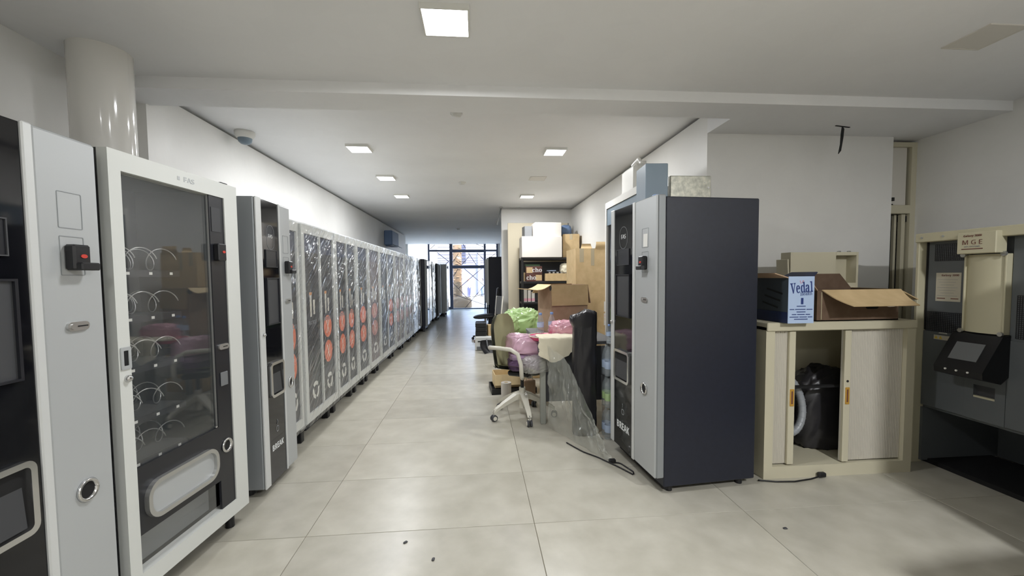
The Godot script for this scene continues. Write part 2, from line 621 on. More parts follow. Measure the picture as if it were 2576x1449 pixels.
func shell() -> void:
	# floor: a bed of grout with 1.2 x 0.6 m tiles laid on it
	var fl := slab("floor", Vector3(-3.2, -0.12, 3.2), Vector3(4.2, -0.004, -18.2), "grout")
	var variants := []
	for k in 4:
		variants.append(bx(Vector3(1.197, 0.02, 0.597), 0.0012))
	var rng := RandomNumberGenerator.new()
	rng.seed = 5
	for j in range(-8, 27):
		for i in range(-2, 5):
			var x := -0.906 + 1.2 * (i + 0.5)
			var z := -2.189 - 0.6 * (j + 0.5)
			if z < -17.6 or x > 4.0 or (z < -9.0 and x > 1.3) or (z < -3.6 and x > 2.3):
				continue
			var k := rng.randi() % 4
			part("tile", variants[k], "floor_tile_%d" % k, fl, Vector3(x, -0.01, z) - fl.position)
	# walls
	slab("wall_left", Vector3(WL - 0.15, 0, 3.2), Vector3(WL, 2.665, -13.6), "wall_paint")
	slab("wall_left_recess", Vector3(WL - 0.15, 2.665, 3.2), Vector3(WL - 0.12, 2.8, -13.6), "wall_paint")
	slab("wall_left_far", Vector3(-3.1, 0, -13.6), Vector3(-2.95, 2.8, -17.7), "wall_paint")
	slab("wall_left_return", Vector3(-3.1, 0, -13.45), Vector3(WL - 0.15, 2.8, -13.6), "wall_paint")
	slab("wall_right", Vector3(WR, 0, -3.335), Vector3(WR + 0.15, 2.665, -8.45), "wall_paint")
	slab("wall_right_recess", Vector3(WR + 0.12, 2.665, -3.335), Vector3(WR + 0.15, 2.8, -8.45), "wall_paint")
	slab("wall_pier", Vector3(WR + 0.15, 0, -3.335), Vector3(3.56, 2.8, -3.5), "wall_paint")
	slab("wall_east", Vector3(WE, 0, 3.2), Vector3(WE + 0.15, 2.8, -4.6), "wall_paint")
	slab("wall_behind", Vector3(WL - 0.15, 0, 3.05), Vector3(WE + 0.15, 2.8, 3.2), "wall_paint")
	slab("wall_partition", Vector3(0.5, 0, -8.3), Vector3(WR, 2.665, -8.45), "wall_paint")
	slab("wall_partition_recess", Vector3(0.5, 2.665, -8.36), Vector3(WR + 0.12, 2.8, -8.45), "wall_paint")
	slab("wall_right_far", Vector3(0.97, 0, -8.45), Vector3(1.12, 2.8, -17.7), "wall_paint")
	slab("wall_closet", Vector3(3.41, 0, -3.5), Vector3(3.56, 2.8, -4.6), "wall_paint")
	slab("wall_closet_back", Vector3(3.41, 0, -4.6), Vector3(WE + 0.15, 2.8, -4.75), "wall_paint")
	slab("wall_pilaster", Vector3(WL, 0, -2.99), Vector3(-2.15, 2.5, -3.2), "wall_paint")
	# ceilings and beam
	slab("ceiling", Vector3(WL - 0.15, 2.57, 3.2), Vector3(WE + 0.15, 2.8, -2.75), "ceiling_paint")
	slab("ceiling_hall", Vector3(-3.1, 2.7, -3.02), Vector3(WR + 0.15, 2.85, -17.9), "ceiling_paint")
	slab("ceiling_beam", Vector3(WL - 0.15, 2.5, -2.75), Vector3(WE + 0.15, 2.85, -3.02), "ceiling_paint")
	slab("ceiling_soffit", Vector3(WR, 2.5, -3.02), Vector3(WE + 0.15, 2.85, -3.335), "ceiling_paint")
	slab("ceiling_closet", Vector3(WR + 0.15, 2.5, -3.335), Vector3(WE + 0.15, 2.85, -4.75), "ceiling_paint")
	# round glossy column in front of the beam
	struct("column", lathe([Vector2(0.0, 0), Vector2(0.134, 0), Vector2(0.134, 2.57)], 48), "column_gloss", Vector3(-2.0, 0, -2.48))
	# white framed closet door beside the pier, its leaf standing open on the dark
	var d := Node3D.new()
	d.name = "door_1"
	add_child(d)
	d.set_meta("kind", "structure")
	part("door_frame", frame_mesh(3.56, 3.86, 0.0, 2.48, 0.03, 0.05, 0.0, 0.04, -0.06, 0.0), "cabinet_cream", d, Vector3(0, 0, -3.4))
	part("transom_bar", bx(Vector3(0.26, 0.075, 0.05), 0.004), "cabinet_cream", d, Vector3(3.7, 1.9, -3.425))
	part("transom_pane", bx(Vector3(0.2, 0.5, 0.008)), "led_off", d, Vector3(3.69, 2.19, -3.43))
	part("stile", bx(Vector3(0.035, 1.86, 0.04), 0.004), "cabinet_cream", d, Vector3(3.775, 0.93, -3.44))
	part("stile", bx(Vector3(0.022, 1.86, 0.03), 0.003), "cabinet_cream", d, Vector3(3.735, 0.93, -3.47))
	part("dark_leaf", bx(Vector3(0.16, 1.84, 0.03), 0.003), "black_matte", d, Vector3(3.665, 0.93, -3.5))
	part("bolt_block", bx(Vector3(0.02, 0.03, 0.02)), "black_plastic", d, Vector3(3.66, 1.99, -3.42))
	part("bolt_block", bx(Vector3(0.03, 0.03, 0.02), 0.003), "black_plastic", d, Vector3(3.65, 1.93, -3.42), Vector3(0, 0, 35))
	part("hinge_block", bx(Vector3(0.04, 0.05, 0.05)), "black_plastic", d, Vector3(3.79, 1.82, -3.45))

# ------------------------------------------------------------------ far end: glazed front
func far_end() -> void:
	var z := -17.5
	slab("wall_end_left", Vector3(-3.1, 0, z + 0.05), Vector3(-2.8, 2.8, z - 0.1), "wall_paint")
	slab("wall_end_right", Vector3(0.9, 0, z + 0.05), Vector3(1.12, 2.8, z - 0.1), "wall_paint")
	var w := Node3D.new()
	w.name = "window_1"
	add_child(w)
	w.set_meta("kind", "structure")
	var bar := func(x0: float, x1: float, y0: float, y1: float, called: String) -> void:
		part(called, bx(Vector3(x1 - x0, y1 - y0, 0.08), 0.006), "door_frame_blue", w, Vector3((x0 + x1) / 2, (y0 + y1) / 2, z))
	bar.call(-2.0, -1.93, 0.0, 2.7, "mullion")
	bar.call(-1.12, -0.99, 0.0, 2.7, "mullion")
	bar.call(0.3, 0.39, 0.0, 2.7, "mullion")
	bar.call(0.82, 0.9, 0.0, 2.7, "mullion")
	bar.call(-1.93, -1.12, 2.39, 2.47, "transom_bar")
	bar.call(-0.99, 0.3, 2.36, 2.48, "transom_bar")
	bar.call(0.39, 0.82, 2.39, 2.47, "transom_bar")
	bar.call(-0.99, 0.3, 1.69, 1.82, "middle_rail")
	bar.call(-0.99, 0.3, 0.0, 0.035, "threshold")
	bar.call(-1.93, -1.12, 0.0, 0.1, "bottom_rail")
	bar.call(0.39, 0.82, 0.0, 0.1, "bottom_rail")
	for p in [[-1.93, -1.12, 0.1, 2.39], [-1.93, -1.12, 2.47, 2.7], [-0.99, 0.3, 0.035, 1.69], [-0.99, 0.3, 1.82, 2.36], [-0.99, 0.3, 2.48, 2.7], [0.39, 0.82, 0.1, 2.39], [0.39, 0.82, 2.47, 2.7]]:
		part("pane", bx(Vector3(p[1] - p[0], p[3] - p[2], 0.008)), "pane", w, Vector3((p[0] + p[1]) / 2, (p[2] + p[3]) / 2, z))
	part("pane", bx(Vector3(0.8, 2.7, 0.008)), "pane", w, Vector3(-2.4, 1.35, z))
	# decorative slanting bars of the grille
	var dg := [[-0.97, 1.36, -0.78, 1.67], [-0.51, 1.68, 0.3, 0.97], [0.2, 1.68, -0.76, 0.87], [-0.97, 1.07, -0.4, 0.45], [-0.97, 0.62, 0.3, 0.17], [0.3, 0.97, -0.5, 0.05], [-0.2, 0.5, 0.3, 0.62],
		[-0.97, 1.98, -0.75, 2.3], [-0.85, 2.0, -0.63, 1.84], [-0.62, 1.84, -0.3, 2.2], [-0.34, 2.34, -0.02, 1.84], [0.02, 2.34, 0.3, 2.05], [-0.55, 2.7, -0.43, 2.5], [0.0, 2.7, 0.3, 2.58],
		[-1.9, 2.5, -1.7, 2.68], [-1.64, 2.37, -1.14, 1.98], [-1.14, 2.0, -1.3, 1.85], [0.42, 2.02, 0.82, 2.34]]
	for b in dg:
		var a := Vector3(b[0], b[1], z + 0.02)
		var e := Vector3(b[2], b[3], z + 0.02)
		part("grille_bar", tube([a, e], 0.013, 6), "bar_bronze", w)
	# wall mounted air conditioner on the left wall
	var t := thing("air_conditioner", "blue grey air conditioner mounted high on left wall", "air conditioner", Vector3(WL, 2.12, -10.9), 90)
	part("casing", bx(Vector3(0.84, 0.36, 0.2), 0.02), "ac_blue", t, Vector3(0, 0.2, 0.1))
	part("air_flap", bx(Vector3(0.76, 0.012, 0.12), 0.003), "steel_blue_paint", t, Vector3(0, 0.02, 0.24), Vector3(28, 0, 0))
	part("bracket", bx(Vector3(0.04, 0.05, 0.06)), "ac_blue", t, Vector3(-0.3, 0.02, 0.05))

func outside() -> void:
	var g := MB.new()
	g.quad(Vector3(-30, -0.03, -17.56), Vector3(30, -0.03, -17.56), Vector3(30, -0.12, -24), Vector3(-30, -0.12, -24))
	g.quad(Vector3(-30, -0.12, -24), Vector3(30, -0.12, -24), Vector3(30, -0.55, -39), Vector3(-30, -0.55, -39))
	g.quad(Vector3(-30, -0.55, -39), Vector3(30, -0.55, -39), Vector3(30, -0.45, -43), Vector3(-30, -0.45, -43))
	var gr := struct("ground_outside", g.done(), "ground_stone")
	gr.set_meta("label", "sunlit pale pavement outside the glass door")
	var b := thing("street_building", "pale lavender building across the sunny street", "building", Vector3(0, -0.45, -42.5))
	part("facade", bx(Vector3(9, 4.2, 0.6)), "facade_grey", b, Vector3(-3.6, 2.1, 0))
	part("facade_wing", bx(Vector3(9, 4.4, 0.7)), "facade_white", b, Vector3(5.4, 2.2, 0.1))
	part("pillar", bx(Vector3(0.25, 4.4, 0.5), 0.02), "facade_white", b, Vector3(0.25, 2.2, 0.45))
	var wp := thing("white_screen_wall", "white sunlit boarded wall outside, left of the glass door", "wall", Vector3(-3.2, -0.1, -20.3))
	for k in 7:
		part("board", bx(Vector3(0.37, 3.4, 0.1), 0.012), "facade_white", wp, Vector3(-1.14 + 0.38 * k, 1.7, 0.012 * (k % 2)))
	var s := thing("slatted_canopy", "slatted metal canopy screen beyond the glass door", "canopy", Vector3(0, 0, -23))
	for h in [3.12, 2.97, 2.69, 2.55, 2.37, 2.22, 2.11]:
		part("slat", bx(Vector3(7.5, 0.035, 0.08), 0.004), "slat_paint", s, Vector3(-0.4, h, 0))
	for x in [-3.9, 3.1]:
		part("post", bx(Vector3(0.1, 3.35, 0.1), 0.01), "slat_paint", s, Vector3(x, 1.5, -0.09))
	part("hanging_panel", bx(Vector3(0.55, 1.15, 0.06), 0.01), "facade_grey", s, Vector3(-0.86, 2.62, -0.1))
	# palm trunk with a swollen foot just outside
	var p := thing("palm_trunk", "thick palm trunk with rough scaly bark outside the door", "tree", Vector3(-0.87, -0.05, -19.0))
	part("trunk", lathe([Vector2(0, 0), Vector2(0.24, 0), Vector2(0.21, 0.5), Vector2(0.19, 1.2), Vector2(0.2, 3.3), Vector2(0, 3.3)], 18), "trunk_bark", p)
	part("root_swelling", lump(Vector3(0.85, 0.5, 0.8), 4, 0.18, 2.0, 28, 14), "trunk_bark", p, Vector3(0.18, 0, 0.1))
	for k in 60:
		var h := 0.45 + 0.045 * k
		var an := k * 2.4
		part("bark_scale", bx(Vector3(0.13, 0.05, 0.03), 0.008), "trunk_scale", p, Vector3(sin(an) * 0.2, h, cos(an) * 0.2), Vector3(-28, rad_to_deg(an), 0))
	person("person", "woman in blue trousers carrying a white bag outside", Vector3(-0.74, -0.55, -39), 40, true)
	person("person", "person in pale shirt and jeans at right outside", Vector3(0.5, -0.53, -40), -60, false)

func person(called: String, label: String, at: Vector3, turn: float, woman: bool) -> void:
	var skin := Color(0.62, 0.36, 0.25)
	var hair := Color(0.32, 0.12, 0.06) if woman else Color(0.05, 0.04, 0.035)
	var top := Color(0.75, 0.62, 0.55) if woman else Color(0.72, 0.72, 0.72)
	var leg := Color(0.1, 0.1, 0.55) if woman else Color(0.22, 0.26, 0.36)
	var shoe := Color(0.08, 0.07, 0.07)
	# bones: from, to, radius, radius, colour
	var bones := [
		[Vector3(0, 0.95, 0), Vector3(0, 1.32, 0.01), 0.13, 0.15, top], [Vector3(-0.13, 1.36, 0), Vector3(0.13, 1.36, 0), 0.06, 0.06, top],
		[Vector3(0, 1.4, 0), Vector3(0, 1.47, 0.01), 0.05, 0.045, skin], [Vector3(0, 1.54, 0.02), Vector3(0, 1.6, 0.02), 0.085, 0.09, skin],
		[Vector3(0, 1.53, 0.11), Vector3(0, 1.555, 0.1), 0.018, 0.014, skin], [Vector3(0, 1.63, -0.02), Vector3(0, 1.56, -0.045), 0.09, 0.09, hair],
		[Vector3(-0.09, 0.9, 0), Vector3(-0.1, 0.5, 0.04), 0.105, 0.075, leg], [Vector3(-0.1, 0.5, 0.04), Vector3(-0.1, 0.1, -0.02), 0.075, 0.055, leg],
		[Vector3(0.09, 0.9, 0), Vector3(0.1, 0.5, 0.0), 0.105, 0.075, leg], [Vector3(0.1, 0.5, 0.0), Vector3(0.1, 0.1, -0.06), 0.075, 0.055, leg],
		[Vector3(-0.1, 0.045, -0.04), Vector3(-0.11, 0.04, 0.13), 0.045, 0.04, shoe], [Vector3(0.1, 0.045, -0.08), Vector3(0.11, 0.04, 0.09), 0.045, 0.04, shoe],
		[Vector3(-0.18, 1.34, 0), Vector3(-0.24, 1.08, -0.02), 0.05, 0.042, top], [Vector3(-0.24, 1.08, -0.02), Vector3(-0.17, 0.98, 0.2), 0.04, 0.03, skin if woman else top],
		[Vector3(0.18, 1.34, 0), Vector3(0.24, 1.08, 0.02), 0.05, 0.042, top], [Vector3(0.24, 1.08, 0.02), Vector3(0.12, 1.12, 0.24), 0.04, 0.03, skin if woman else top]]
	if woman:
		bones.append([Vector3(0, 1.55, -0.06), Vector3(0, 1.25, -0.1), 0.085, 0.07, hair])
	for h in [[-0.17, 0.98, 0.2], [0.12, 1.12, 0.24]]:
		var c := Vector3(h[0], h[1], h[2])
		bones.append([c, c + Vector3(0, 0.0, 0.06), 0.036, 0.03, skin])
		for k in 4:
			bones.append([c + Vector3(-0.027 + 0.018 * k, 0, 0.07), c + Vector3(-0.027 + 0.018 * k, -0.03, 0.11 + 0.006 * (k % 2)), 0.011, 0.009, skin])
		bones.append([c + Vector3(0.035, 0.005, 0.03), c + Vector3(0.055, 0.005, 0.075), 0.012, 0.01, skin])
	var t := thing(called, label, "person", at, turn)
	part("body", figure(bones, 0.024), "painted_vertex", t)
	if woman:
		part("white_bag", bx(Vector3(0.12, 0.26, 0.34), 0.03), "facade_white", t, Vector3(-0.33, 0.98, 0.02))
		part("bag_strap", tube([Vector3(-0.32, 1.1, -0.1), Vector3(-0.2, 1.42, -0.01), Vector3(-0.32, 1.1, 0.13)], 0.012, 5), "facade_white", t)

# one skin over a set of tapered bones (surface nets)
func figure(bones: Array, cell: float) -> ArrayMesh:
	var lo := Vector3(1e9, 1e9, 1e9)
	var hi := -lo
	for b in bones:
		for k in 2:
			var r: Vector3 = Vector3.ONE * (b[2 + k] + cell * 2)
			lo = lo.min(b[k] - r)
			hi = hi.max(b[k] + r)
	var n := Vector3i(((hi - lo) / cell).ceil()) + Vector3i.ONE
	var field := PackedFloat32Array()
	field.resize(n.x * n.y * n.z)
	field.fill(1.0)
	for b in bones:
		var a: Vector3 = b[0]
		var e: Vector3 = b[1]
		var rm: float = maxf(b[2], b[3]) + cell * 3
		var i0 := Vector3i(((a.min(e) - Vector3.ONE * rm - lo) / cell).floor()).clamp(Vector3i.ZERO, n - Vector3i.ONE)
		var i1 := Vector3i(((a.max(e) + Vector3.ONE * rm - lo) / cell).ceil()).clamp(Vector3i.ZERO, n - Vector3i.ONE)
		var ab := e - a
		var l2 := maxf(ab.length_squared(), 1e-9)
		for z in range(i0.z, i1.z + 1):
			for y in range(i0.y, i1.y + 1):
				for x in range(i0.x, i1.x + 1):
					var p := lo + Vector3(x, y, z) * cell
					var t := clampf((p - a).dot(ab) / l2, 0, 1)
					var d := (p - a - ab * t).length() - lerpf(b[2], b[3], t)
					var id := x + n.x * (y + n.y * z)
					var o := field[id]
					var k := 0.02
					var h := clampf(0.5 + 0.5 * (o - d) / k, 0, 1)
					field[id] = lerpf(o, d, h) - k * h * (1 - h)
	var st := SurfaceTool.new()
	st.begin(Mesh.PRIMITIVE_TRIANGLES)
	st.set_smooth_group(0)
	var vid := {}
	var count := 0
	var cs := []
	for i in 8:
		cs.append(Vector3i(i & 1, (i >> 1) & 1, (i >> 2) & 1))
	var es := [[0, 1], [2, 3], [4, 5], [6, 7], [0, 2], [1, 3], [4, 6], [5, 7], [0, 4], [1, 5], [2, 6], [3, 7]]
	for z in n.z - 1:
		for y in n.y - 1:
			for x in n.x - 1:
				var v := []
				var mask := 0
				for i in 8:
					var c: Vector3i = cs[i]
					var f := field[x + c.x + n.x * (y + c.y + n.y * (z + c.z))]
					v.append(f)
					if f < 0: mask |= 1 << i
				if mask == 0 or mask == 255:
					continue
				var s := Vector3.ZERO
				var q := 0
				for e in es:
					if (v[e[0]] < 0) != (v[e[1]] < 0):
						var t: float = v[e[0]] / (v[e[0]] - v[e[1]])
						s += Vector3(cs[e[0]]).lerp(Vector3(cs[e[1]]), t)
						q += 1
				var p := lo + (Vector3(x, y, z) + s / q) * cell
				var best := 1e9
				var col := Color.WHITE
				for b in bones:
					var ab: Vector3 = b[1] - b[0]
					var t := clampf((p - b[0]).dot(ab) / maxf(ab.length_squared(), 1e-9), 0, 1)
					var d: float = (p - b[0] - ab * t).length() - lerpf(b[2], b[3], t)
					if d < best:
						best = d
						col = b[4]
				st.set_color(col)
				st.add_vertex(p)
				vid[Vector3i(x, y, z)] = count
				count += 1
	for key in vid.keys():
		var c: Vector3i = key
		for ax in 3:
			var dv := Vector3i.ZERO
			dv[ax] = 1
			var u := Vector3i.ZERO
			u[(ax + 1) % 3] = 1
			var w := Vector3i.ZERO
			w[(ax + 2) % 3] = 1
			var f0 := field[c.x + n.x * (c.y + n.y * c.z)]
			var c1 := c + dv
			var f1 := field[c1.x + n.x * (c1.y + n.y * c1.z)]
			if (f0 < 0) == (f1 < 0):
				continue
			if not (vid.has(c - u) and vid.has(c - w) and vid.has(c - u - w)):
				continue
			var q := [vid[c - u - w], vid[c - w], vid[c], vid[c - u]]
			if f0 >= 0:
				q.reverse()
			for i in [0, 2, 1, 0, 3, 2]:
				st.add_index(q[i])
	st.generate_normals()
	return st.commit()

# ------------------------------------------------------------------ vending machines
# hot drinks machine: trim | black glass | strip | silver column, front plane at z = 0, base at y = 0
func hot_machine(label: String, at: Vector3, turn: float, wt: float, wb: float, ws: float, wv: float, depth: float, door: float, side: String, ys: Dictionary) -> Node3D:
	var t := thing("hot_drinks_machine", label, "vending machine", at, turn, "hot drinks vending machines")
	var w := wt + wb + ws + wv
	var y0: float = ys.get("bottom", 0.09)
	var H: float = ys.get("top", 1.82)
	var x := -w / 2
	part("cabinet", bx(Vector3(w - 0.01, H - 0.05, depth - door), 0.006), side, t, Vector3(0, 0.04 + (H - 0.05) / 2, -door - (depth - door) / 2))
	for sx in [-1, 1]:
		for sz in [-0.12, -depth + 0.08]:
			part("foot", cyl(0.022, 0.05, 10), "black_plastic", t, Vector3(sx * (w / 2 - 0.05), 0.02, sz))
	part("kick_plate", bx(Vector3(w - 0.02, y0 - 0.03, 0.02)), "black_matte", t, Vector3(0, 0.025 + (y0 - 0.03) / 2, -0.08))
	var dr := part("door", bx(Vector3(w, H - y0, door - 0.012), 0.006), "silver_dark", t, Vector3(0, (H + y0) / 2, -0.012 - (door - 0.012) / 2))
	var face := func(called: String, x0: float, x1: float, ya: float, yb: float, z: float, m: String, bev := 0.004) -> MeshInstance3D:
		return part(called, bx(Vector3(x1 - x0, yb - ya, 0.014), bev), m, t, Vector3((x0 + x1) / 2, (ya + yb) / 2, z - 0.007))
	face.call("edge_trim", x, x + wt, y0, H, 0.004, "silver_light")
	var xb := x + wt
	face.call("glass_front", xb, xb + wb, y0, H - 0.004, -0.002, "black_glass", 0.001)
	face.call("centre_strip", xb + wb, xb + wb + ws, y0, H, 0.006, "silver_light")
	var xv := xb + wb + ws
	face.call("coin_column", xv, xv + wv, y0, H, 0.0, "silver_paint", 0.008)
	# print and windows on the black glass
	var cb := xb + wb / 2
	var k := wb / 0.30
	if ys.get("logo", true):
		word("FAS", 0.028 * k, "white_print", t, Vector3(cb, 1.612, -0.0015), Vector3.ZERO, false, false, 1.25)
		var ringpts := rrect(0.125 * k, 0.155, 0.06 * k, 6)
		var ringin := rrect(0.120 * k, 0.150, 0.0575 * k, 6)
		part("emblem_outline", ring(ringpts, ringin, -0.002, -0.0015), "grey_print", t, Vector3(cb, 1.605, 0.0008))
		word("BREAK", 0.05 * k, "white_print", t, Vector3(cb, 0.262, -0.0015), Vector3.ZERO, false, true, 0.95)
		part("cup_emblem", ring(rrect(0.04 * k, 0.04, 0.012), rrect(0.03 * k, 0.03, 0.008), -0.002, -0.0012), "grey_print", t, Vector3(cb, 0.37, 0.0008))
		part("steam_mark", tube([Vector3(-0.006, 0, 0), Vector3(0.004, 0.016, 0), Vector3(-0.003, 0.03, 0)], 0.0018, 5), "grey_print", t, Vector3(cb, 0.4, 0))
	var sc := part("menu_screen", bx(Vector3(0.19 * k, 0.11, 0.004)), "black_panel", t, Vector3(cb, 1.47, -0.0005))
	part("screen_edge", frame_mesh(-0.095 * k, 0.095 * k, -0.055, 0.055, 0.004, 0.004, 0.004, 0.004, 0.0, 0.004), "dark_grey", sc, Vector3(0, 0, 0.002))
	var mw := 0.22 * k
	var mn := part("picture_window", bx(Vector3(mw, 0.3, 0.003)), "dark_grey", t, Vector3(cb, 1.2, -0.001))
	part("window_frame", frame_mesh(-mw / 2, mw / 2, -0.15, 0.15, 0.009, 0.009, 0.007, 0.007, 0.0, 0.01), "black_panel", mn, Vector3(0, 0, 0.0))
	# cup hatch with a rounded bright frame round a recess
	var cw := 0.24 * k
	var ch := 0.225
	var hatch := part("cup_hatch", bx(Vector3(cw - 0.02, ch - 0.02, 0.004)), "black_matte", t, Vector3(cb, 0.7, -0.0008))
	part("hatch_frame", ring(rrect(cw, ch, 0.03), rrect(cw - 0.036, ch - 0.036, 0.016), 0.0, 0.018), "chrome", hatch)
	part("hatch_flap", bx(Vector3(cw - 0.05, ch - 0.05, 0.003)), "dark_grey", hatch, Vector3(-0.006, 0, 0.003), Vector3(-4, 0, 0))
	# silver column: two recessed covers, card reader, coin slot, coin return
	var cv := xv + wv / 2
	var pw := minf(0.085, wv * 0.5)
	part("cover_plate", ring(rrect(pw, 0.12, 0.004, 2), rrect(pw - 0.005, 0.115, 0.003, 2), 0.0, 0.0012), "silver_dark", t, Vector3(cv, 1.575, 0.0))
	if ys.has("note"):
		part("paper_note", bx(Vector3(pw * 0.6, 0.08, 0.0008)), "white_plastic", t, Vector3(cv + 0.004, 1.56, 0.001), Vector3(0, 0, -2))
	part("cover_plate", ring(rrect(pw, 0.13, 0.004, 2), rrect(pw - 0.005, 0.125, 0.003, 2), 0.0, 0.0012), "silver_dark", t, Vector3(cv, 1.425, 0.0))
	var rd := part("card_reader", bx(Vector3(pw * 0.72, 0.085, 0.034), 0.006), "black_plastic", t, Vector3(cv, 1.42, 0.017))
	part("reader_lip", bx(Vector3(pw * 0.8, 0.026, 0.03), 0.004), "black_plastic", rd, Vector3(pw * 0.1, -0.03, 0.02))
	var ov := part("reader_badge", cyl(0.009, 0.002, 14), "red_print", rd, Vector3(0.002, 0.004, 0.018), Vector3(90, 0, 0))
	ov.scale = Vector3(1.3, 1, 0.75)
	var cs := part("coin_slot", extrude(rrect(pw * 0.9, 0.03, 0.0145), 0.0, 0.008), "satin_metal", t, Vector3(cv, 1.19, 0.0))
	part("slot_opening", bx(Vector3(pw * 0.42, 0.004, 0.002)), "black_matte", cs, Vector3(pw * 0.16, 0.0, 0.0085))
	part("slot_button", cyl(0.009, 0.004, 12), "satin_metal", cs, Vector3(-pw * 0.26, 0, 0.009), Vector3(90, 0, 0))
	var cr := part("coin_return", lathe([Vector2(0.028, -0.004), Vector2(0.038, 0.0), Vector2(0.04, 0.006), Vector2(0.034, 0.012), Vector2(0.027, 0.006), Vector2(0.026, -0.004)], 24), "chrome", t, Vector3(cv, 0.625, 0.0), Vector3(90, 0, 0))
	cr.scale = Vector3(minf(1.0, wv / 0.2), 1, 1.0)
	part("return_cup", cyl(0.027, 0.003, 20), "black_matte", cr, Vector3(0, 0.001, 0))
	part("door_lock", lathe([Vector2(0, 0.014), Vector2(0.008, 0.014), Vector2(0.011, 0.008), Vector2(0.011, 0)], 12), "chrome", t, Vector3(x + wt / 2, 1.0, 0.004), Vector3(90, 0, 0))
	return t

func left_machines() -> void:
	hot_machine("silver and black hot drinks machine at the left edge, nearest of all", Vector3(-1.345, 0, -1.325), 90, 0.05, 0.302, 0.031, 0.217, 0.72, 0.08, "dark_grey", {"logo": false, "bottom": 0.07})
	glass_machine()
	hot_machine("narrow hot drinks machine with thick grey door beside glass snack machine", Vector3(-1.305, 0, -2.845), 90, 0.06, 0.225, 0.012, 0.158, 0.5, 0.115, "navy_steel", {"bottom": 0.045, "top": 1.835})
	make_prints()
	var rows := [
		# z near, z far, columns, front x, circles shown per column, label
		[-3.11, -3.4, 1, -1.385, [1], "single column recycling machine in film, just behind narrow coffee machine"],
		[-3.42, -4.17, 2, -1.37, [0, 1], "double recycling machine in film with pale frame, nearest of the doubles"],
		[-4.19, -4.9, 2, -1.37, [1, 1], "double recycling machine in film, second double from the camera"],
		[-4.92, -5.42, 1, -1.37, [1], "single column recycling machine in film, between two wrapped doubles"],
		[-5.44, -6.04, 1, -1.37, [2], "film wrapped single machine, fifth in the wrapped row"],
		[-6.06, -7.1, 2, -1.37, [0, 1], "film wrapped double machine, sixth in the wrapped row"],
		[-7.12, -7.98, 2, -1.36, [2, 2], "film wrapped machine, seventh in the wrapped row"],
		[-8.0, -8.88, 2, -1.35, [2, 2], "film wrapped machine with pinkish panels, eighth in the wrapped row"],
		[-8.9, -9.58, 1, -1.35, [2], "film wrapped machine, ninth in the wrapped row"],
		[-9.6, -10.26, 1, -1.35, [2], "film wrapped machine just before the bare navy one"]]
	for i in rows.size():
		wrapped_machine(rows[i], 100 + i)
	plain_machine("dark navy machine standing out from the wrapped row", Vector3(-1.22, 0, -10.65), 90, 0.6, 1.79, 0.7, "navy_steel")
	wrapped_machine([-11.1, -11.9, 2, -1.28, [2, 2], "film wrapped machine, first beyond the bare navy one"], 120)
	wrapped_machine([-11.95, -12.9, 2, -1.26, [2, 2], "film wrapped machine, second beyond the bare navy one"], 121)
	plain_machine("dark navy machine far down the left row", Vector3(-1.17, 0, -13.4), 90, 0.75, 1.77, 0.7, "navy_steel")
	wrapped_machine([-14.2, -15.1, 1, -1.02, [2], "film wrapped machine at the far end nearest the glass door"], 122)

func plain_machine(label: String, at: Vector3, turn: float, w: float, h: float, d: float, m: String) -> void:
	var t := thing("plain_vending_machine", label, "vending machine", at, turn, "bare vending machines far away")
	part("cabinet", bx(Vector3(w, h - 0.06, d - 0.06), 0.008), m, t, Vector3(0, 0.06 + (h - 0.06) / 2, -0.06 - (d - 0.06) / 2))
	part("door", bx(Vector3(w, h - 0.16, 0.055), 0.008), "silver_dark", t, Vector3(0, 0.14 + (h - 0.16) / 2, -0.0275))
	part("glass_front", bx(Vector3(w * 0.6, h - 0.22, 0.006)), "black_glass", t, Vector3(-w * 0.12, 0.14 + (h - 0.16) / 2, 0.0))
	for sx in [-1, 1]:
		part("foot", bx(Vector3(0.05, 0.06, 0.05)), "black_plastic", t, Vector3(sx * (w / 2 - 0.04), 0.03, -0.1))

